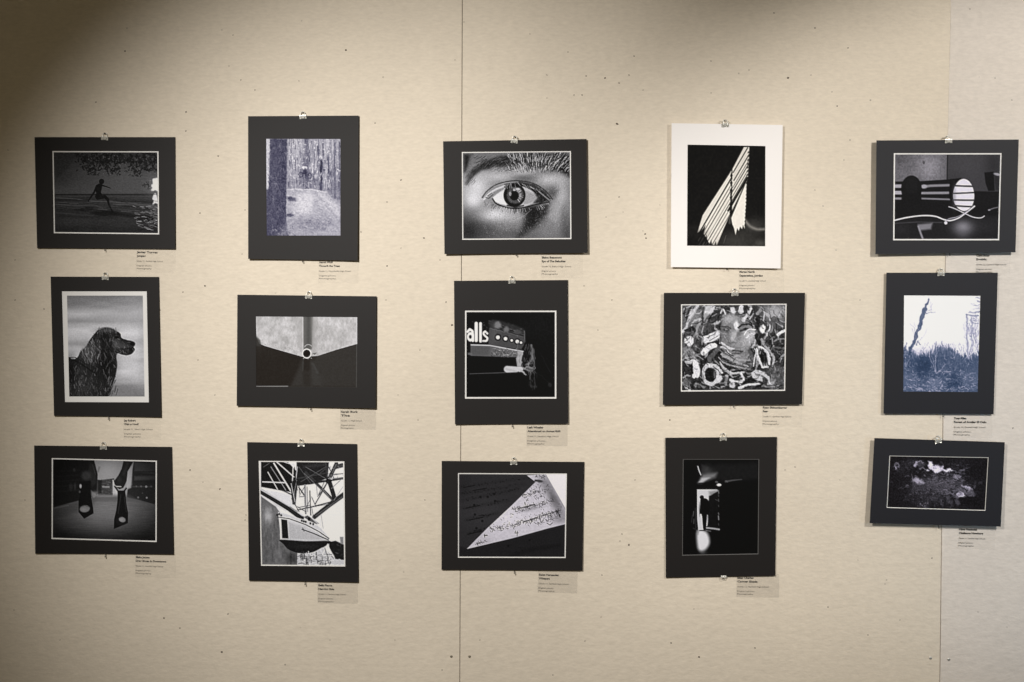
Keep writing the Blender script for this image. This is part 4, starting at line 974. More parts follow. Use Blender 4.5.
def art_door():
    c = Cv(538, 682, 15, 14)
    c.P([(240, 60), (515, 50), (515, 160), (300, 175), (180, 150)], 27, .9, 24); c.S(180, 110, 40, 40, 70, .7)
    c.P([(120, 182), (150, 126), (242, 118), (230, 146), (140, 182)], 120, .95, 18); c.P([(122, 182), (140, 150), (190, 148), (150, 180)], 190, .7, 10); c.P([(122, 180), (150, 152), (200, 150), (140, 180)], 190, .6, 8)
    c.L([(117, 75), (126, 105), (137, 130)], 7, 190, .95, 3); c.P([(140, 60), (190, 80), (170, 125), (145, 130)], 60, .5, 12)
    c.L([(300, 174), (345, 166), (405, 160)], 12, 92, .8, 6, 3); c.E(256, 196, 15, 9, 225, 1, 3); c.E(240, 178, 10, 7, 90, .9, 3); c.L([(302, 168), (312, 178)], 5, 90, .8, 2)
    c.L([(120, 184), (240, 184)], 5, 8, .8, 3)
    c.P([(112, 226), (244, 226), (250, 236), (215, 255), (190, 290), (188, 330), (186, 420), (182, 462), (170, 470), (152, 492), (120, 492), (113, 420)], 205, 1, 3)
    c.P([(190, 240), (250, 228), (250, 260), (200, 300)], 90, .6, 14)
    c.P([(190, 270), (255, 240), (255, 480), (180, 476), (186, 380)], 20, 1, 6)
    c.E(143, 277, 14, 13, 10, 1, 3); c.PS([(134, 288), (150, 282), (176, 288), (190, 306), (196, 345), (188, 385), (176, 440), (168, 492), (154, 494), (150, 430), (140, 388), (128, 384), (132, 330)], 12, 1, 2)
    c.L([(148, 380), (152, 440), (156, 480)], 9, 12, 1, 3); c.E(128, 355, 5, 40, 14, .4, 4); c.L([(180, 395), (176, 450)], 6, 185, .9, 3)
    c.L([(160, 494), (182, 490)], 7, 12, 1, 3)
    c.L([(176, 478), (215, 482), (256, 488)], 11, 168, .9, 4); c.L([(170, 494), (200, 500)], 7, 100, .8, 4)
    c.PS([(113, 498), (165, 500), (188, 530), (194, 575), (178, 610), (150, 632), (125, 625), (113, 590)], 222, 1, 16); c.S(150, 640, 24, 16, 90, .6); c.P([(113, 498), (128, 500), (120, 525), (113, 525)], 120, .5, 6); c.L([(130, 495), (165, 494)], 6, 18, .9, 3)
    for y, l, v in ((232, 18, 110), (260, 12, 60), (290, 14, 70), (330, 8, 60), (380, 10, 90), (400, 24, 130), (450, 10, 50)): c.L([(252, y), (254, y+l)], 6, v, .9, 3)
    c.L([(232, 292), (250, 300)], 4, 80, .7, 2)
    for p, v in (([(90, 370), (86, 400)], 90), ([(92, 420), (90, 450)], 80), ([(80, 400), (76, 440)], 50), ([(100, 350), (104, 480)], 50), ([(86, 480), (104, 488)], 50)): c.L(p, 5, v, .8, 3)
    c.N(2, 12, 12)
    return c

def art_creek():
    c = Cv(1024, 588, 21, 15)
    c.S(480, 380, 260, 120, 48, .8); c.S(560, 300, 220, 60, 72, .7); c.S(160, 160, 90, 60, 38, .7); c.S(250, 110, 60, 40, 56, .6); c.S(720, 110, 120, 40, 36, .5)
    c.scat(300, (200, 90, 820, 520), (8, 30), (4, 9), (-25, 30), (15, 105), .5, 3)
    c.scat(120, (420, 200, 760, 380), (10, 40), (3, 7), (-5, 25), (20, 160), .5, 2)
    c.scat(90, (310, 380, 600, 525), (5, 16), (4, 7), (0, 180), (20, 130), .5, 2)
    c.scat(26, (330, 480, 440, 525), (6, 16), (4, 7), (0, 180), (110, 180), .5, 2)
    c.E(340, 115, 46, 24, 96, .6, 12, 5); c.E(300, 118, 10, 22, 190, .8, 6); c.L([(310, 95), (345, 88), (375, 95)], 9, 150, .8, 5); c.E(355, 122, 28, 11, 52, .8, 6); c.L([(330, 148), (380, 155), (410, 165)], 9, 150, .8, 5)
    c.PS([(420, 98), (455, 96), (478, 128), (505, 122), (540, 140), (565, 136), (585, 160), (622, 158), (650, 178), (600, 192), (540, 184), (510, 194), (455, 178), (424, 150)], 216, 1, 12); c.S(440, 130, 16, 24, 250, .8); c.S(500, 160, 24, 14, 250, .7); c.S(620, 178, 24, 10, 245, .7); c.S(480, 150, 9, 8, 120, .5); c.S(560, 170, 10, 6, 130, .5)
    c.E(412, 182, 17, 11, 220, .95, 6); c.L([(650, 175), (730, 195)], 9, 80, .8, 6); c.E(742, 178, 22, 12, 108, .9, 8, 15); c.L([(640, 140), (700, 160)], 6, 60, .7, 4)
    c.E(122, 136, 18, 24, 120, .8, 6, 0, 12); c.E(112, 145, 10, 16, 190, .8, 6); c.E(186, 92, 10, 9, 80, .8, 5); c.E(250, 108, 16, 9, 60, .8, 6)
    c.P([(265, 255), (320, 245), (370, 270), (385, 298), (330, 300), (280, 292)], 160, .9, 12); c.S(330, 265, 30, 12, 200, .6); c.E(310, 330, 44, 34, 62, .7, 14); c.L([(262, 218), (264, 270)], 6, 130, .8, 4); c.E(300, 238, 16, 7, 110, .7, 5)
    c.E(682, 230, 36, 18, 150, .9, 8, 12); c.E(640, 222, 10, 16, 40, .7, 5); c.L([(420, 300), (520, 300), (640, 320)], 14, 96, .7, 8); c.L([(530, 288), (570, 282), (590, 300)], 8, 160, .7, 4); c.L([(570, 320), (640, 345), (700, 355)], 7, 130, .7, 4); c.L([(440, 225), (500, 215)], 8, 70, .7, 5); c.L([(470, 250), (520, 240)], 6, 110, .7, 4)
    c.L([(268, 330), (272, 400), (290, 470)], 5, 80, .7, 3); c.L([(140, 345), (200, 335), (240, 330)], 6, 90, .7, 5); c.E(220, 320, 10, 7, 100, .7, 4)
    c.L([(600, 400), (650, 385), (690, 355)], 14, 140, .7, 8); c.E(615, 450, 18, 40, 72, .7, 12); c.E(640, 480, 20, 20, 80, .5, 10)
    c.E(780, 375, 95, 42, 84, .9, 10, 15); c.P([(725, 318), (775, 325), (835, 345), (850, 362), (800, 352), (740, 335)], 190, .9, 8); c.E(800, 385, 50, 16, 96, .7, 8, 8); c.L([(740, 352), (790, 360), (770, 385)], 14, 36, .9, 5); c.E(790, 455, 100, 52, 20, 1, 16); c.E(700, 470, 16, 32, 90, .7, 10)
    c.P([(685, 395), (722, 380), (748, 400), (770, 410), (730, 425), (692, 425)], 220, 1, 6); c.E(710, 425, 26, 12, 140, .6, 8)
    c.E(434, 350, 12, 8, 110, .8, 5); c.E(545, 490, 22, 12, 90, .7, 8, 20); c.E(470, 440, 44, 18, 80, .5, 10); c.E(250, 400, 9, 14, 80, .7, 5); c.E(912, 296, 14, 12, 52, .8, 6); c.E(868, 296, 9, 12, 48, .8, 6); c.E(70, 280, 10, 10, 44, .7, 6)
    c.scat(40, (510, 360, 600, 400), (4, 8), (4, 6), (0, 180), (90, 170), .5, 2)
    c.scat(200, (380, 190, 760, 400), (8, 30), (4, 8), (-10, 28), (10, 150), .5, 1)
    c.scat(160, (270, 300, 640, 525), (5, 18), (4, 8), (0, 180), (8, 120), .5, 1)
    c.scat(60, (640, 310, 870, 430), (8, 26), (4, 8), (-10, 40), (20, 180), .45, 2)
    c.scat(50, (290, 90, 700, 200), (6, 20), (4, 7), (0, 60), (20, 130), .4, 2, lambda x, y: not (415 < x < 650 and 95 < y < 190))
    c.S(480, 300, 180, 60, 80, .3); c.S(330, 285, 40, 14, 190, .5); c.warp(12, 26); c.warp(6, 10); c.N(14, 6, 6)
    return c

# ------------------------------------------------------------------ matted photographs
def lin(v):
    v = np.clip(v, 0, 255)/255
    return np.where(v <= .04045, v/12.92, ((v+.055)/1.055)**2.4)

def lerp2(q, u, v):
    """bilinear point of a pixel quad q = TL,TR,BR,BL"""
    a, b, c, d = q
    x = (a[0]*(1-u)+b[0]*u)*(1-v) + (d[0]*(1-u)+c[0]*u)*v
    y = (a[1]*(1-u)+b[1]*u)*(1-v) + (d[1]*(1-u)+c[1]*u)*v
    return x, y

class Hang:
    """how one mat hangs: distance of its back from the wall over its surface"""
    def __init__(s, q, top, bot, curl, bow=0):
        s.q = q; s.top = top; s.bot = bot; s.curl = curl; s.bow = bow
        s.x0 = (q[0][0]+q[3][0])/2; s.x1 = (q[1][0]+q[2][0])/2
        s.y0 = (q[0][1]+q[1][1])/2; s.y1 = (q[2][1]+q[3][1])/2
    def d(s, px, py):
        u = (px-s.x0)/(s.x1-s.x0); v = (py-s.y0)/(s.y1-s.y0)
        return s.top*(1-v)+s.bot*v + s.curl*((2*u-1)**2)*(.4+.6*v) + .0004

def frame_mesh(name, H, outer, inner, o, f, nl=14, na=2, back=0.0, front=.0015):
    """flat frame between two pixel quads; f = extra distance of the front"""
    verts = []; faces = []
    def add(px, py, e):
        p = bp(px, py, H.d(px, py)+e); verts.append(p-o); return len(verts)-1
    for side in range(4):
        A0, A1 = outer[side], outer[(side+1) % 4]; B0, B1 = inner[side], inner[(side+1) % 4]
        G = []
        for i in range(nl+1):
            t = i/nl; a = (A0[0]+(A1[0]-A0[0])*t, A0[1]+(A1[1]-A0[1])*t); b = (B0[0]+(B1[0]-B0[0])*t, B0[1]+(B1[1]-B0[1])*t)
            row = []
            for j in range(na+1):
                w = j/na; row.append((a[0]+(b[0]-a[0])*w, a[1]+(b[1]-a[1])*w))
            G.append([[add(x, y, front) for x, y in row], [add(x, y, back) for x, y in row]])
        for i in range(nl):
            for j in range(na):
                F0, F1 = G[i][0], G[i+1][0]; K0, K1 = G[i][1], G[i+1][1]
                faces.append((F0[j], F0[j+1], F1[j+1], F1[j])); faces.append((K0[j], K1[j], K1[j+1], K0[j+1]))
            faces.append((G[i][0][0], G[i+1][0][0], G[i+1][1][0], G[i][1][0]))
            faces.append((G[i][0][na], G[i][1][na], G[i+1][1][na], G[i+1][0][na]))
    me = mesh(name, verts, faces)
    bm = bmesh.new(); bm.from_mesh(me); bmesh.ops.remove_doubles(bm, verts=bm.verts, dist=1e-6)
    bmesh.ops.recalc_face_normals(bm, faces=bm.faces); bm.to_mesh(me); bm.free()
    return me

def slope_mesh(name, H, q0, q1, o, e0, e1, nl=14):
    """bevelled window edge running from quad q0 (front) back to quad q1"""
    verts = []; faces = []
    for side in range(4):
        A0, A1 = q0[side], q0[(side+1) % 4]; B0, B1 = q1[side], q1[(side+1) % 4]
        base = len(verts)
        for i in range(nl+1):
            t = i/nl
            for (P0, P1, e) in ((A0, A1, e0), (B0, B1, e1)):
                x, y = P0[0]+(P1[0]-P0[0])*t, P0[1]+(P1[1]-P0[1])*t
                verts.append(bp(x, y, H.d(x, y)+e)-o)
        for i in range(nl):
            a = base+2*i; faces.append((a, a+1, a+3, a+2))
    return mesh(name, verts, faces)

def art_mesh(name, H, q, o, e, cv, z0, zs, tint, light):
    w = max(abs(q[1][0]-q[0][0]), 1); h = abs(q[3][1]-q[0][1])
    nu = int(w*2.3); nv = int(h*2.3)
    U, V = np.meshgrid(np.linspace(0, 1, nu+1), np.linspace(0, 1, nv+1))
    PXx, PYy = lerp2(q, U, V)
    g = cv.at((PXx-z0[0])*zs, (PYy-z0[1])*zs)
    rgb = tint(np.clip(g, 0, 255))
    out = np.ones(g.shape+(4,))
    for k in range(3): out[..., k] = np.clip(lin(rgb[k])*light-.004, 0.002, .93)
    # positions
    vx = (PXx-512)/F_PX; vy = -(PYy-341)/F_PX
    R = np.array(Rm); dirs = np.stack([vx, vy, -np.ones_like(vx)], -1) @ R.T
    Hd = np.vectorize(H.d)(PXx, PYy)+e
    t = (-Hd-CAM.y)/dirs[..., 1]
    P = np.array(CAM)+dirs*t[..., None]-np.array(o)
    me = bpy.data.meshes.new(name)
    n = (nu+1)*(nv+1)
    me.vertices.add(n); me.vertices.foreach_set('co', P.reshape(-1).astype(np.float32))
    idx = np.arange(n).reshape(nv+1, nu+1)
    f = np.stack([idx[:-1, :-1], idx[1:, :-1], idx[1:, 1:], idx[:-1, 1:]], -1).reshape(-1, 4)
    me.loops.add(f.size); me.loops.foreach_set('vertex_index', f.reshape(-1).astype(np.int32))
    me.polygons.add(len(f)); me.polygons.foreach_set('loop_start', (np.arange(len(f))*4).astype(np.int32))
    me.update(calc_edges=True)
    at = me.color_attributes.new('ink', 'FLOAT_COLOR', 'POINT')
    at.data.foreach_set('color', out.reshape(-1).astype(np.float32))
    me.validate()
    return me

def inset(q, t):
    cx = sum(p[0] for p in q)/4; cy = sum(p[1] for p in q)/4
    return [(p[0]+(t if p[0] < cx else -t), p[1]+(t if p[1] < cy else -t)) for p in q]

T_n = lambda v: (v*.985, v*.992, v*1.03)
T_w = lambda v: (v*1.02, v*1.0, v*.97)
def T_purple(v): return (v*.96, v*.96, v*1.0+30*(1-v/255)*np.clip(v/60, 0, 1))
def T_cool(v): return (v*.98, v*.97, v*1.04)
def T_blue(v): return (np.interp(v, [0, 70, 120, 180, 246, 255], [14, 52, 100, 172, 243, 250]), np.interp(v, [0, 70, 120, 180, 246, 255], [24, 68, 111, 172, 241, 248]), np.interp(v, [0, 70, 120, 180, 246, 255], [42, 96, 138, 198, 246, 250]))
def T_brown(v): return (v*1.0+5*np.clip((70-v)/40, 0, 1), v, v-4*np.clip((70-v)/40, 0, 1)+6*np.clip((v-120)/100, 0, 1))
def T_creek(v): return (v*.97+3*np.clip((40-v)/30, 0, 1), v*.94, v*1.05)

PHOTOS = [
 # key, outer quad, window quad, border px, mat, hang(top,bot,curl), clip x, print art, zoom origin, zoom scale, tint, light factor, label
 dict(o=[(34.5,137.1),(175.2,137.1),(175.2,248.9),(37.1,248.0)], w=[(52.6,151.2),(158.3,151.4),(159,234.2),(54,233)], b=1.0, clip=105.3, art=art_surf, z=(50,148), s=849/112, t=T_n, L=1.6, h=(.001,.004,.001),
      lab='black-matted dark print of a person leaping over waves under leafy branches', cut='the leaping beach figure'),
 dict(o=[(248.1,116.2),(358.8,115.6),(357.6,260.6),(248.2,258.9)], w=[(266.2,138.8),(340.4,139),(340.4,235.5),(266.8,235.5)], b=0, clip=303, art=art_forest, z=(262,134), s=528/82, t=T_purple, L=.90, us=.45, h=(.003,.006,.003),
      lab='black-matted purple-toned print of a cyclist jumping a dirt mound among tall trees', cut='the forest cyclist', core=1),
 dict(o=[(443.1,141.3),(586.6,139),(587.6,252.9),(444.5,254.1)], w=[(461.9,152.1),(570.7,151.2),(571.2,238.9),(462.4,239.6)], b=.9, clip=514.4, art=art_eye, z=(460,150), s=845/114, t=T_n, L=0.9, h=(.005,.007,.003),
      lab='black-matted close-up print of a human eye and eyebrow', cut='the eye close-up'),
 dict(o=[(671.6,123.2),(782.7,125),(780.6,268.4),(670.8,267)], w=[(687.7,144.8),(765.3,146.2),(765.1,246.2),(687.2,245.7)], b=0, clip=725, art=art_blinds, z=(684,142), s=530/84, t=T_w, L=0.94, h=(.009,.008,.001), white=1,
      lab='white-matted print of bright slanting light streaks on black, the only white mat', cut='the white-matted light streaks'),
 dict(o=[(876.4,140.4),(1018.8,139.5),(1015.5,252.3),(875.4,254.2)], w=[(894,153.3),(1001.5,153.3),(999.1,240.1),(893.3,240.1)], b=1.15, clip=948, art=art_egg, z=(890,150), s=836/114, t=T_cool, L=1, h=(.012,.012,.001), cool=1,
      lab='black-matted print of two eggs with striped light and white cords', cut='the striped eggs'),
 dict(o=[(50.6,276.6),(158.9,276.9),(161.2,417.1),(54,415.8)], w=[(62,291.4),(146.7,291.4),(148.8,402.3),(65.1,402)], b=4.6, clip=105.8, art=art_dog, z=(60,288), s=532/92, t=T_n, L=1.45, h=(.001,.003,.002),
      lab='black-matted print with wide white margin showing a long-haired dog in profile', cut='the dog portrait', inn=[(67,295.6),(142.8,295.6),(144.6,396.5),(69.3,396.5)]),
 dict(o=[(237.4,294.7),(376.6,296.3),(375.7,408.4),(236.7,405.8)], w=[(256.1,316.5),(357.2,317.2),(357.2,387.5),(256.3,386.7)], b=0, clip=309, art=art_ring, z=(252,312), s=938/110, t=T_brown, L=0.94, h=(.003,.005,.002),
      lab='black-matted print of a pale V-shaped wall meeting above a small ring', cut='the V-shaped wall and ring'),
 dict(o=[(454,280.8),(567.8,280),(568.3,423.7),(455,424.5)], w=[(465.1,310.7),(556.2,310.7),(556.2,398.4),(465.1,398.4)], b=1.35, clip=511.8, art=art_sign, z=(462,307), s=704/98, t=T_n, L=0.97, h=(.001,.003,.002),
      lab='black-matted night print of a lit sign reading alls above a leaning figure', cut='the lit night sign'),
 dict(o=[(663.9,292.8),(805,292.8),(802,404.3),(662.8,404.9)], w=[(681.2,304.4),(786.4,303.8),(785,390.6),(681,391.3)], b=.9, clip=734.5, art=art_swirl, z=(678,300), s=804/112, t=T_n, L=0.92, h=(.006,.006,.001),
      lab='black-matted print of a painted face wrapped in swirling brush strokes', cut='the swirling painted face'),
 dict(o=[(886.4,272.7),(997.8,272.7),(993.6,414.2),(883.5,413.7)], w=[(904.1,295.4),(980.4,295.9),(977.8,392),(903.3,391.5)], b=0, clip=940.5, art=art_marsh, z=(900,292), s=551/84, t=T_blue, L=1.1, h=(.005,.005,.001), cool=1, core=1,
      lab='black-matted blue-toned print of a bare leaning trunk over marsh scrub', cut='the blue-toned bare trees'),
 dict(o=[(34.1,445.5),(171.9,446.9),(173.6,554.3),(35.2,553.6)], w=[(51.9,458.1),(156.7,460.7),(156.5,541.8),(51.7,538.8)], b=1.05, clip=104, art=art_heels, z=(48,454), s=830/112, t=T_n, L=1.6, h=(.001,.002,.002),
      lab='black-matted print of a hand dangling two peep-toe shoes over a street', cut='the dangling shoes'),
 dict(o=[(247.2,442.1),(357,444),(358.3,582.4),(249,580.5)], w=[(258.8,460.9),(344.1,461.4),(345.1,566.3),(261.2,565.5)], b=1.0, clip=301.3, art=art_boat, z=(256,457), s=555/92, t=T_n, L=1.22, h=(.001,.003,.001),
      lab='black-matted print of a boat raised beneath steel bridge trusses', cut='the raised boat'),
 dict(o=[(441.7,460.9),(584.3,461.9),(582.4,570.7),(441.5,569.7)], w=[(458.1,473.1),(566.7,473.6),(565.5,557.8),(458.1,557.5)], b=.9, clip=513.7, art=art_music, z=(454,470), s=860/116, t=T_cool, L=1.16, h=(.001,.003,.001),
      lab='black-matted print of folded sheet music with a bright triangular page', cut='the sheet music'),
 dict(o=[(665.3,437.7),(777,436.9),(775.2,575.8),(665.8,577.6)], w=[(683,459.1),(759.1,459.1),(758.3,554.1),(682.2,555.4)], b=0, clip=722.9, art=art_door, z=(680,455), s=538/82, t=T_n, L=1.1, h=(.001,.002,.001), gbev=1,
      lab='black-matted very dark print of a silhouetted person in a bright doorway', cut='the silhouette in a doorway'),
 dict(o=[(874.4,438),(1004.8,442.2),(1000.8,526.6),(869.6,523.2)], w=[(889.6,455.7),(988.4,457.4),(985.3,510.6),(886.8,507.7)], b=0, clip=937.7, art=art_creek, z=(884,452), s=1024/108, t=T_creek, L=1.25, h=(.010,.012,.001), cool=1, lbev=1,
      lab='small wide black-matted print of a rocky creek with white foam', cut='the rocky creek'),
]

def clip_meshes():
    """small binder clip: sprung body and two wire handles (origin: mat's top edge, centre)"""
    w = .0085; verts = []; faces = []
    prof = [(-.0022, -.0072), (-.0030, -.0052), (-.0046, .0002), (-.0046, .0010), (.0026, .0010), (.0026, .0002), (.0012, -.0052), (.0006, -.0072)]
    # (y, z) strip of spring steel, folded over the edge of the board
    th = .0004
    pts = []
    for x in (-w, w):
        for (y, z) in prof: verts.append((x, y, z))
        for (y, z) in prof:
            cy, cz = -.001, -.003
            d = math.hypot(y-cy, z-cz); verts.append((x, y-(y-cy)/d*th, z-(z-cz)/d*th))
    n = len(prof)
    for i in range(n-1):
        faces.append((i, i+1, 2*n+i+1, 2*n+i)); faces.append((n+i, 3*n+i, 3*n+i+1, n+i+1))
        faces.append((i, n+i, n+i+1, i+1)); faces.append((2*n+i, 2*n+i+1, 3*n+i+1, 3*n+i))
    faces.append((0, 2*n, 3*n, n)); faces.append((n-1, 2*n-1, 4*n-1, 3*n-1))
    body = mesh('clip_body', verts, faces)
    # rolled hinge barrels along both lips
    b1_ = tube_mesh('t', [(-w, -.0026, -.0072), (-w*.35, -.0026, -.0072)], .0009); b2_ = tube_mesh('t', [(w*.35, -.0026, -.0072), (w, -.0026, -.0072)], .0009)
    body = join_mesh('clip_body', [body, b1_, b2_])
    def handle(y0, y1, lean):
        P = [(-.0030, y0, -.0070), (-.0050, y0-.0012, -.003), (-.0046+lean, y1-.0004, .004), (-.0052+lean, y1, .006), (-.0036+lean, y1, .0085), (lean, y1, .0095),
             (.0036+lean, y1, .0085), (.0052+lean, y1, .006), (.0046+lean, y1-.0004, .004), (.0050, y0-.0012, -.003), (.0030, y0, -.0070)]
        return tube_mesh('clip_handle', P, .00075, 6)
    hf = handle(-.0040, -.0046, .0006)
    hb = tube_mesh('clip_handle', [(-.003, .0016, -.0065), (-.0046, .0022, .003), (-.0052, .0008, .006), (-.0034, .0, .0095), (0, -.0002, .0105), (.0034, .0, .0095), (.0052, .0008, .006), (.0046, .0022, .003), (.003, .0016, -.0065)], .00075, 6)
    return body, hf, hb
C_body, C_hf, C_hb = clip_meshes()
nail_me = join_mesh('nail', [tube_mesh('n', [(0, .008, 0), (0, -.0068, 0)], .0007, 8), disc_mesh('n', (0, -.0066, 0), .0017, .0007, 12)])
pin_me = join_mesh('nail_low', [tube_mesh('n', [(0, .008, .0035), (0, .0, .0015), (0, -.0066, -.0005), (0.0004, -.0085, -.0060)], .0009, 8), disc_mesh('n', (0.0004, -.0079, -.0060), .0015, .0008, 12)])

def lay(t, d, lr=0): return t

for i, s in enumerate(PHOTOS):
    q, w = s['o'], s['w']
    H = Hang(q, *s['h'])
    cx, cy = (w[0][0]+w[2][0])/2, (w[0][1]+w[2][1])/2
    o = bp((q[2][0]+q[3][0])/2, (q[2][1]+q[3][1])/2, H.bot)
    root = empty('matted_photograph', o)
    tag(root, s['lab'], 'photograph', 'matted photographs pinned to the wall')
    mm = M_white if s.get('white') else (M_black2 if s.get('cool') else M_black)
    bvw = .2
    win = inset(w, -bvw) if not s.get('gbev') and not s.get('lbev') else inset(w, -.1)
    link('mat_board', frame_mesh('mat_board', H, q, win, o, 0), mm, root)
    # bevel of the window
    bm_ = M_core if (s['b'] and i != 5) or s.get('lbev') or s.get('white') else (M_gcore if s.get('gbev') else M_dcore)
    ww = w if not (s.get('gbev') or s.get('lbev')) else inset(w, .6)
    link('window_bevel', slope_mesh('window_bevel', H, win, ww, o, .0015, .0004), bm_, root)
    inner = s.get('inn') or (inset(w, s['b']) if s['b'] else (inset(w, .5) if s.get('lbev') or s.get('gbev') else w))
    # backing paper of the print
    pq = inset(w, -1.2)
    link('print_paper', frame_mesh('print_paper', H, pq, inner, o, 0, front=.0005, back=.0001) if s['b'] else
         frame_mesh('print_paper', H, pq, inset(w, .2), o, 0, front=.0004, back=.0001), M_paper, root)
    cv = s['art']()
    cv.unsharp(s.get('us', .9))
    a = link('printed_image', art_mesh('printed_image', H, inner, o, .0005, cv, s['z'], s['s'], s['t'], s['L']), M_art, root)
    # binder clip over the top edge, hung on a nail
    tpy = q[0][1]+(q[1][1]-q[0][1])*(s['clip']-q[0][0])/(q[1][0]-q[0][0])
    dd = H.d(s['clip'], tpy)
    cp = bp(s['clip'], tpy, dd)
    c = empty('binder_clip', cp)
    c.rotation_euler = (0, math.radians(random.Random(i).uniform(-7, 7)), 0)
    tag(c, 'small silver binder clip gripping the top edge of '+s['cut'], 'clip', 'clips holding the matted photographs')
    link('clip_body', C_body, M_metal, c); link('clip_handle', C_hf, M_metal, c, True); link('clip_handle', C_hb, M_metal, c, True)
    nl = link('nail', nail_me, M_nail, None, False)
    nl.location = cp + Vector((0, dd, .0085)); nl.location.y = 0
    tag(nl, 'small dark nail through the clip handle above '+s['cut']+' print', 'nail', 'nails carrying the clips')
    # nail under the lower edge
    px = (q[2][0]+q[3][0])/2 + (0, .3, .2, .5, 3, 2, 5, .5, .2, 3, 2, 2, 2.3, 3, 2)[i]
    py = q[3][1]+(q[2][1]-q[3][1])*(px-q[3][0])/(q[2][0]-q[3][0])
    if i == 13:
        c2 = bp(723.4, 577.0, H.d(723.4, 577))
        c2e = empty('binder_clip', c2)
        tag(c2e, 'silver binder clip on the lower edge of '+s['cut'], 'clip', 'clips holding the matted photographs')
        for me_ in (C_body, C_hf, C_hb):
            ob = link('clip_body' if me_ is C_body else 'clip_handle', me_, M_metal, c2e)
        c2e.rotation_euler = (0, math.pi, 0); c2e.scale = (.8, .8, .55)
    else:
        nb = link('nail', pin_me, M_nail)
        nb.location = bp(px, py-.2, 0); nb.location.y = 0
        tag(nb, 'dark nail under the lower edge of '+s['cut'], 'nail', 'nails under the mats')

# ------------------------------------------------------------------ title cards
CARDS = [
 ((137,251.9), (21,9,26,15,15), 176, 272, 1.0, ('Javier Torres','Jumping','Grade 12, Garfield High School','Digital photo','Photography')),
 ((319,262), (14,21,32,17,17), 358.5, 283, .0, ('Aaron Wolf','Through the Trees','Grade 11, Woodinville High School','Digital photo','Photography')),
 ((541.8,257.3), (20,24,29,14,16), 583, 278, .0, ('Elaine Beaumont','Eye of The Beholder','Grade 10, Ballard High School','Digital photo','Photography')),
 ((739.5,271.6), (15,23,26,15,16), 784, 292, .0, ('Megan North','Separation, Jordan','Grade 11, Garfield High School','Digital photo','Photography')),
 ((976.5,255.3), (13,10,29,15,16), 1010, 275.5, -.2, ('Clara Baker','Eggsight','Grade 12, Garfield High School','Digital photo','Photography')),
 ((124,420.3), (12,15,29,17,17), 161, 440, .0, ('Jay Robert','Wait or Howl?','Grade 11, West High School','Digital photo','Photography')),
 ((341,411.6), (17,9,21,14,13), 376, 429.5, .0, ('Sarah Burk','The','Grade 11, High School','Digital photo','Photography')),
 ((527.5,427.2), (16,33,31,18,17), 567.5, 446, .0, ('Leah Wheeler','Abandoned on August 8:00','Grade 11, Newport High School','Digital photo','Photography')),
 ((763,407.3), (24,5,28,14,16), 802, 427, .3, ('Ryan Shimonburger','Fear','Grade 11, Garfield High School','Digital photo','Photography')),
 ((954,418), (12,32,31,17,16), 992, 438, .0, ('Tony Allen','Forest of Aguilar El Oslo','Grade 10, Garfield High School','Digital photo','Photography')),
 ((136,556.9), (14,31,28,15,16), 176, 577, 1.2, ('Blake Jensen','Drag Shoes in Downtown','Grade 11, Garfield High School','Digital photo','Photography')),
 ((318.5,585), (14,16,28,15,16), 358, 603, .8, ('Bella Pierce','Hanging Side','Grade 11, Garfield High School','Digital photo','Photography')),
 ((539,574.4), (20,11,30,15,16), 577.5, 592.3, 1.2, ('Susan Hernandez','Whispers','Grade 11, Garfield High School','Digital photo','Photography')),
 ((737.5,577.5), (16,20,31,17,16), 779, 597, .2, ('Isaac Charles','Corner Shade','Grade 12, Garfield High School','Digital photo','Photography')),
 ((959,529), (18,24,26,14,15), 995, 549, .8, ('Olivia Humboldt','Challenge Nowhere','Grade 11, Garfield High School','Digital photo','Photography')),
]
DY = (0, 3.75, 8.7, 13.2, 16.1)
EM = (2.45, 2.45, 1.75, 1.65, 1.65)       # capital heights in pixels (text size)
def text_mesh(s, bold):
    cu = bpy.data.curves.new('t', 'FONT'); cu.body = s; cu.size = 1.0; cu.resolution_u = 2
    if bold: cu.offset = .035
    ob = bpy.data.objects.new('t', cu); col.objects.link(ob)
    dg = bpy.context.evaluated_depsgraph_get()
    me = bpy.data.meshes.new_from_object(ob.evaluated_get(dg))
    bpy.data.objects.remove(ob); bpy.data.curves.remove(cu)
    return me
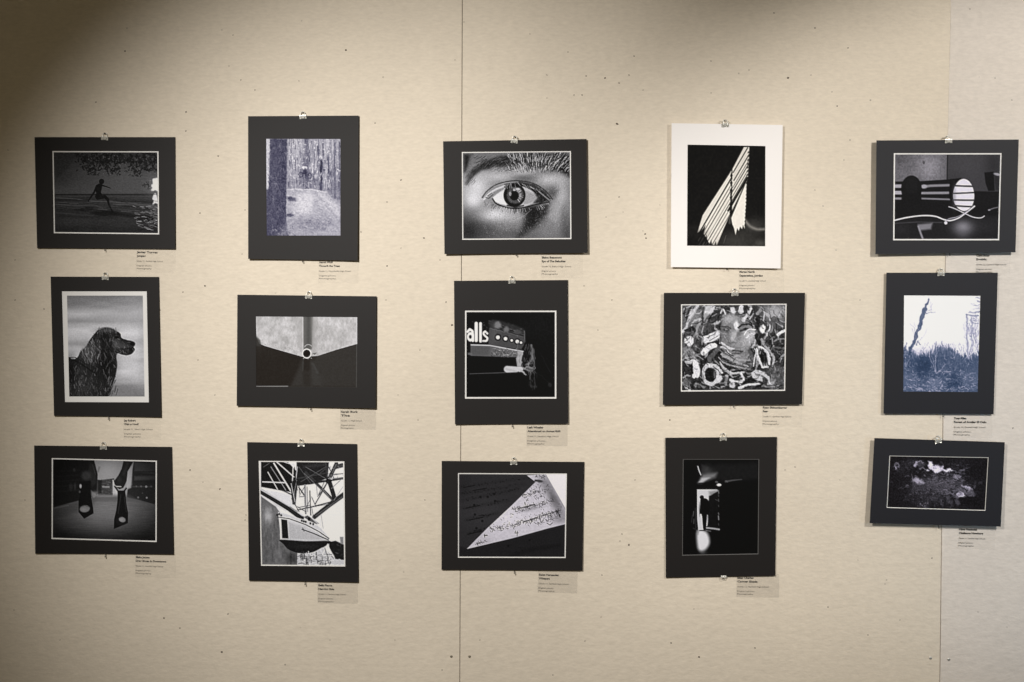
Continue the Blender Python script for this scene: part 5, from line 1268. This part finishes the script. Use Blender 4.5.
for i, ((tx, ty), ws, xr, yb, rot, lines) in enumerate(CARDS):
    H = Hang(PHOTOS[i]['o'], *PHOTOS[i]['h'])
    c0 = bp(tx-1.0, ty-2.6, 0)
    xr_, zb = bp(xr, yb, 0).x-c0.x, bp(tx, yb, 0).z-c0.z
    root = empty('title_card', (c0.x, -.0001, c0.z))
    root.rotation_euler = (0, math.radians(rot), 0)
    tag(root, 'clear title card at lower right below '+PHOTOS[i]['cut']+' print', 'label', 'title cards under the photographs')
    link('card_film', box_mesh('card_film', 0, xr_, -.00025, 0, zb, .003), M_film2 if i in (6, 7, 11, 12, 13) else M_film, root)
    both = {0: [], 1: []}
    for k, ln in enumerate(lines):
        me = text_mesh(ln, k < 2)
        xs = [v.co.x for v in me.vertices]
        sc_x = ws[k]*PX/(max(xs)-min(xs)); sc_z = EM[k]*PX*1.12
        for v in me.vertices:
            x, z = v.co.x, v.co.y
            v.co = Vector((1.0*PX+(x-min(xs))*sc_x, -.0004, -(DY[k]+3.7)*PX + z*sc_z))
        both[0 if k < 2 else 1].append(me)
    link('bold_text', join_mesh('bold_text', both[0]), M_ink, root)
    link('fine_text', join_mesh('fine_text', both[1]), M_ink2, root)

# ------------------------------------------------------------------ light
def spot(name, loc, aim, power, color, size, blend, radius=.03):
    l = bpy.data.lights.new(name, 'SPOT'); l.energy = power; l.color = color
    l.spot_size = math.radians(size); l.spot_blend = blend; l.shadow_soft_size = radius
    o = bpy.data.objects.new(name, l); col.objects.link(o); o.location = loc
    d = Vector(aim)-Vector(loc); o.rotation_euler = d.to_track_quat('-Z', 'Y').to_euler()
    return o
def W(px, py, d=0): return bp(px, py, d)
SPOTC = (1.0, .97, .93)
spot('track_spot', (-.891, -2.10, 2.457), (-.11, 0, 1.298), 240, SPOTC, 66.9, 1.0)
spot('track_spot', (1.692, -1.613, 2.367), (1.20, 0, 1.639), 98, SPOTC, 60, .606)
spot('side_daylight', (3.1, -1.5, 1.2), (1.95, 0, 1.25), 42, (.42, .68, 1.0), 46, .45, .12)
w = bpy.data.worlds.new('world'); scn.world = w; w.use_nodes = True
w.node_tree.nodes['Background'].inputs['Color'].default_value = (1.0, .84, .54, 1)
w.node_tree.nodes['Background'].inputs['Strength'].default_value = .15
vs = scn.view_settings
scn.display_settings.display_device = 'sRGB'
vs.view_transform = 'Standard'; vs.look = 'None'; vs.gamma = 1.0; vs.exposure = 0.0
vs.use_curve_mapping = False
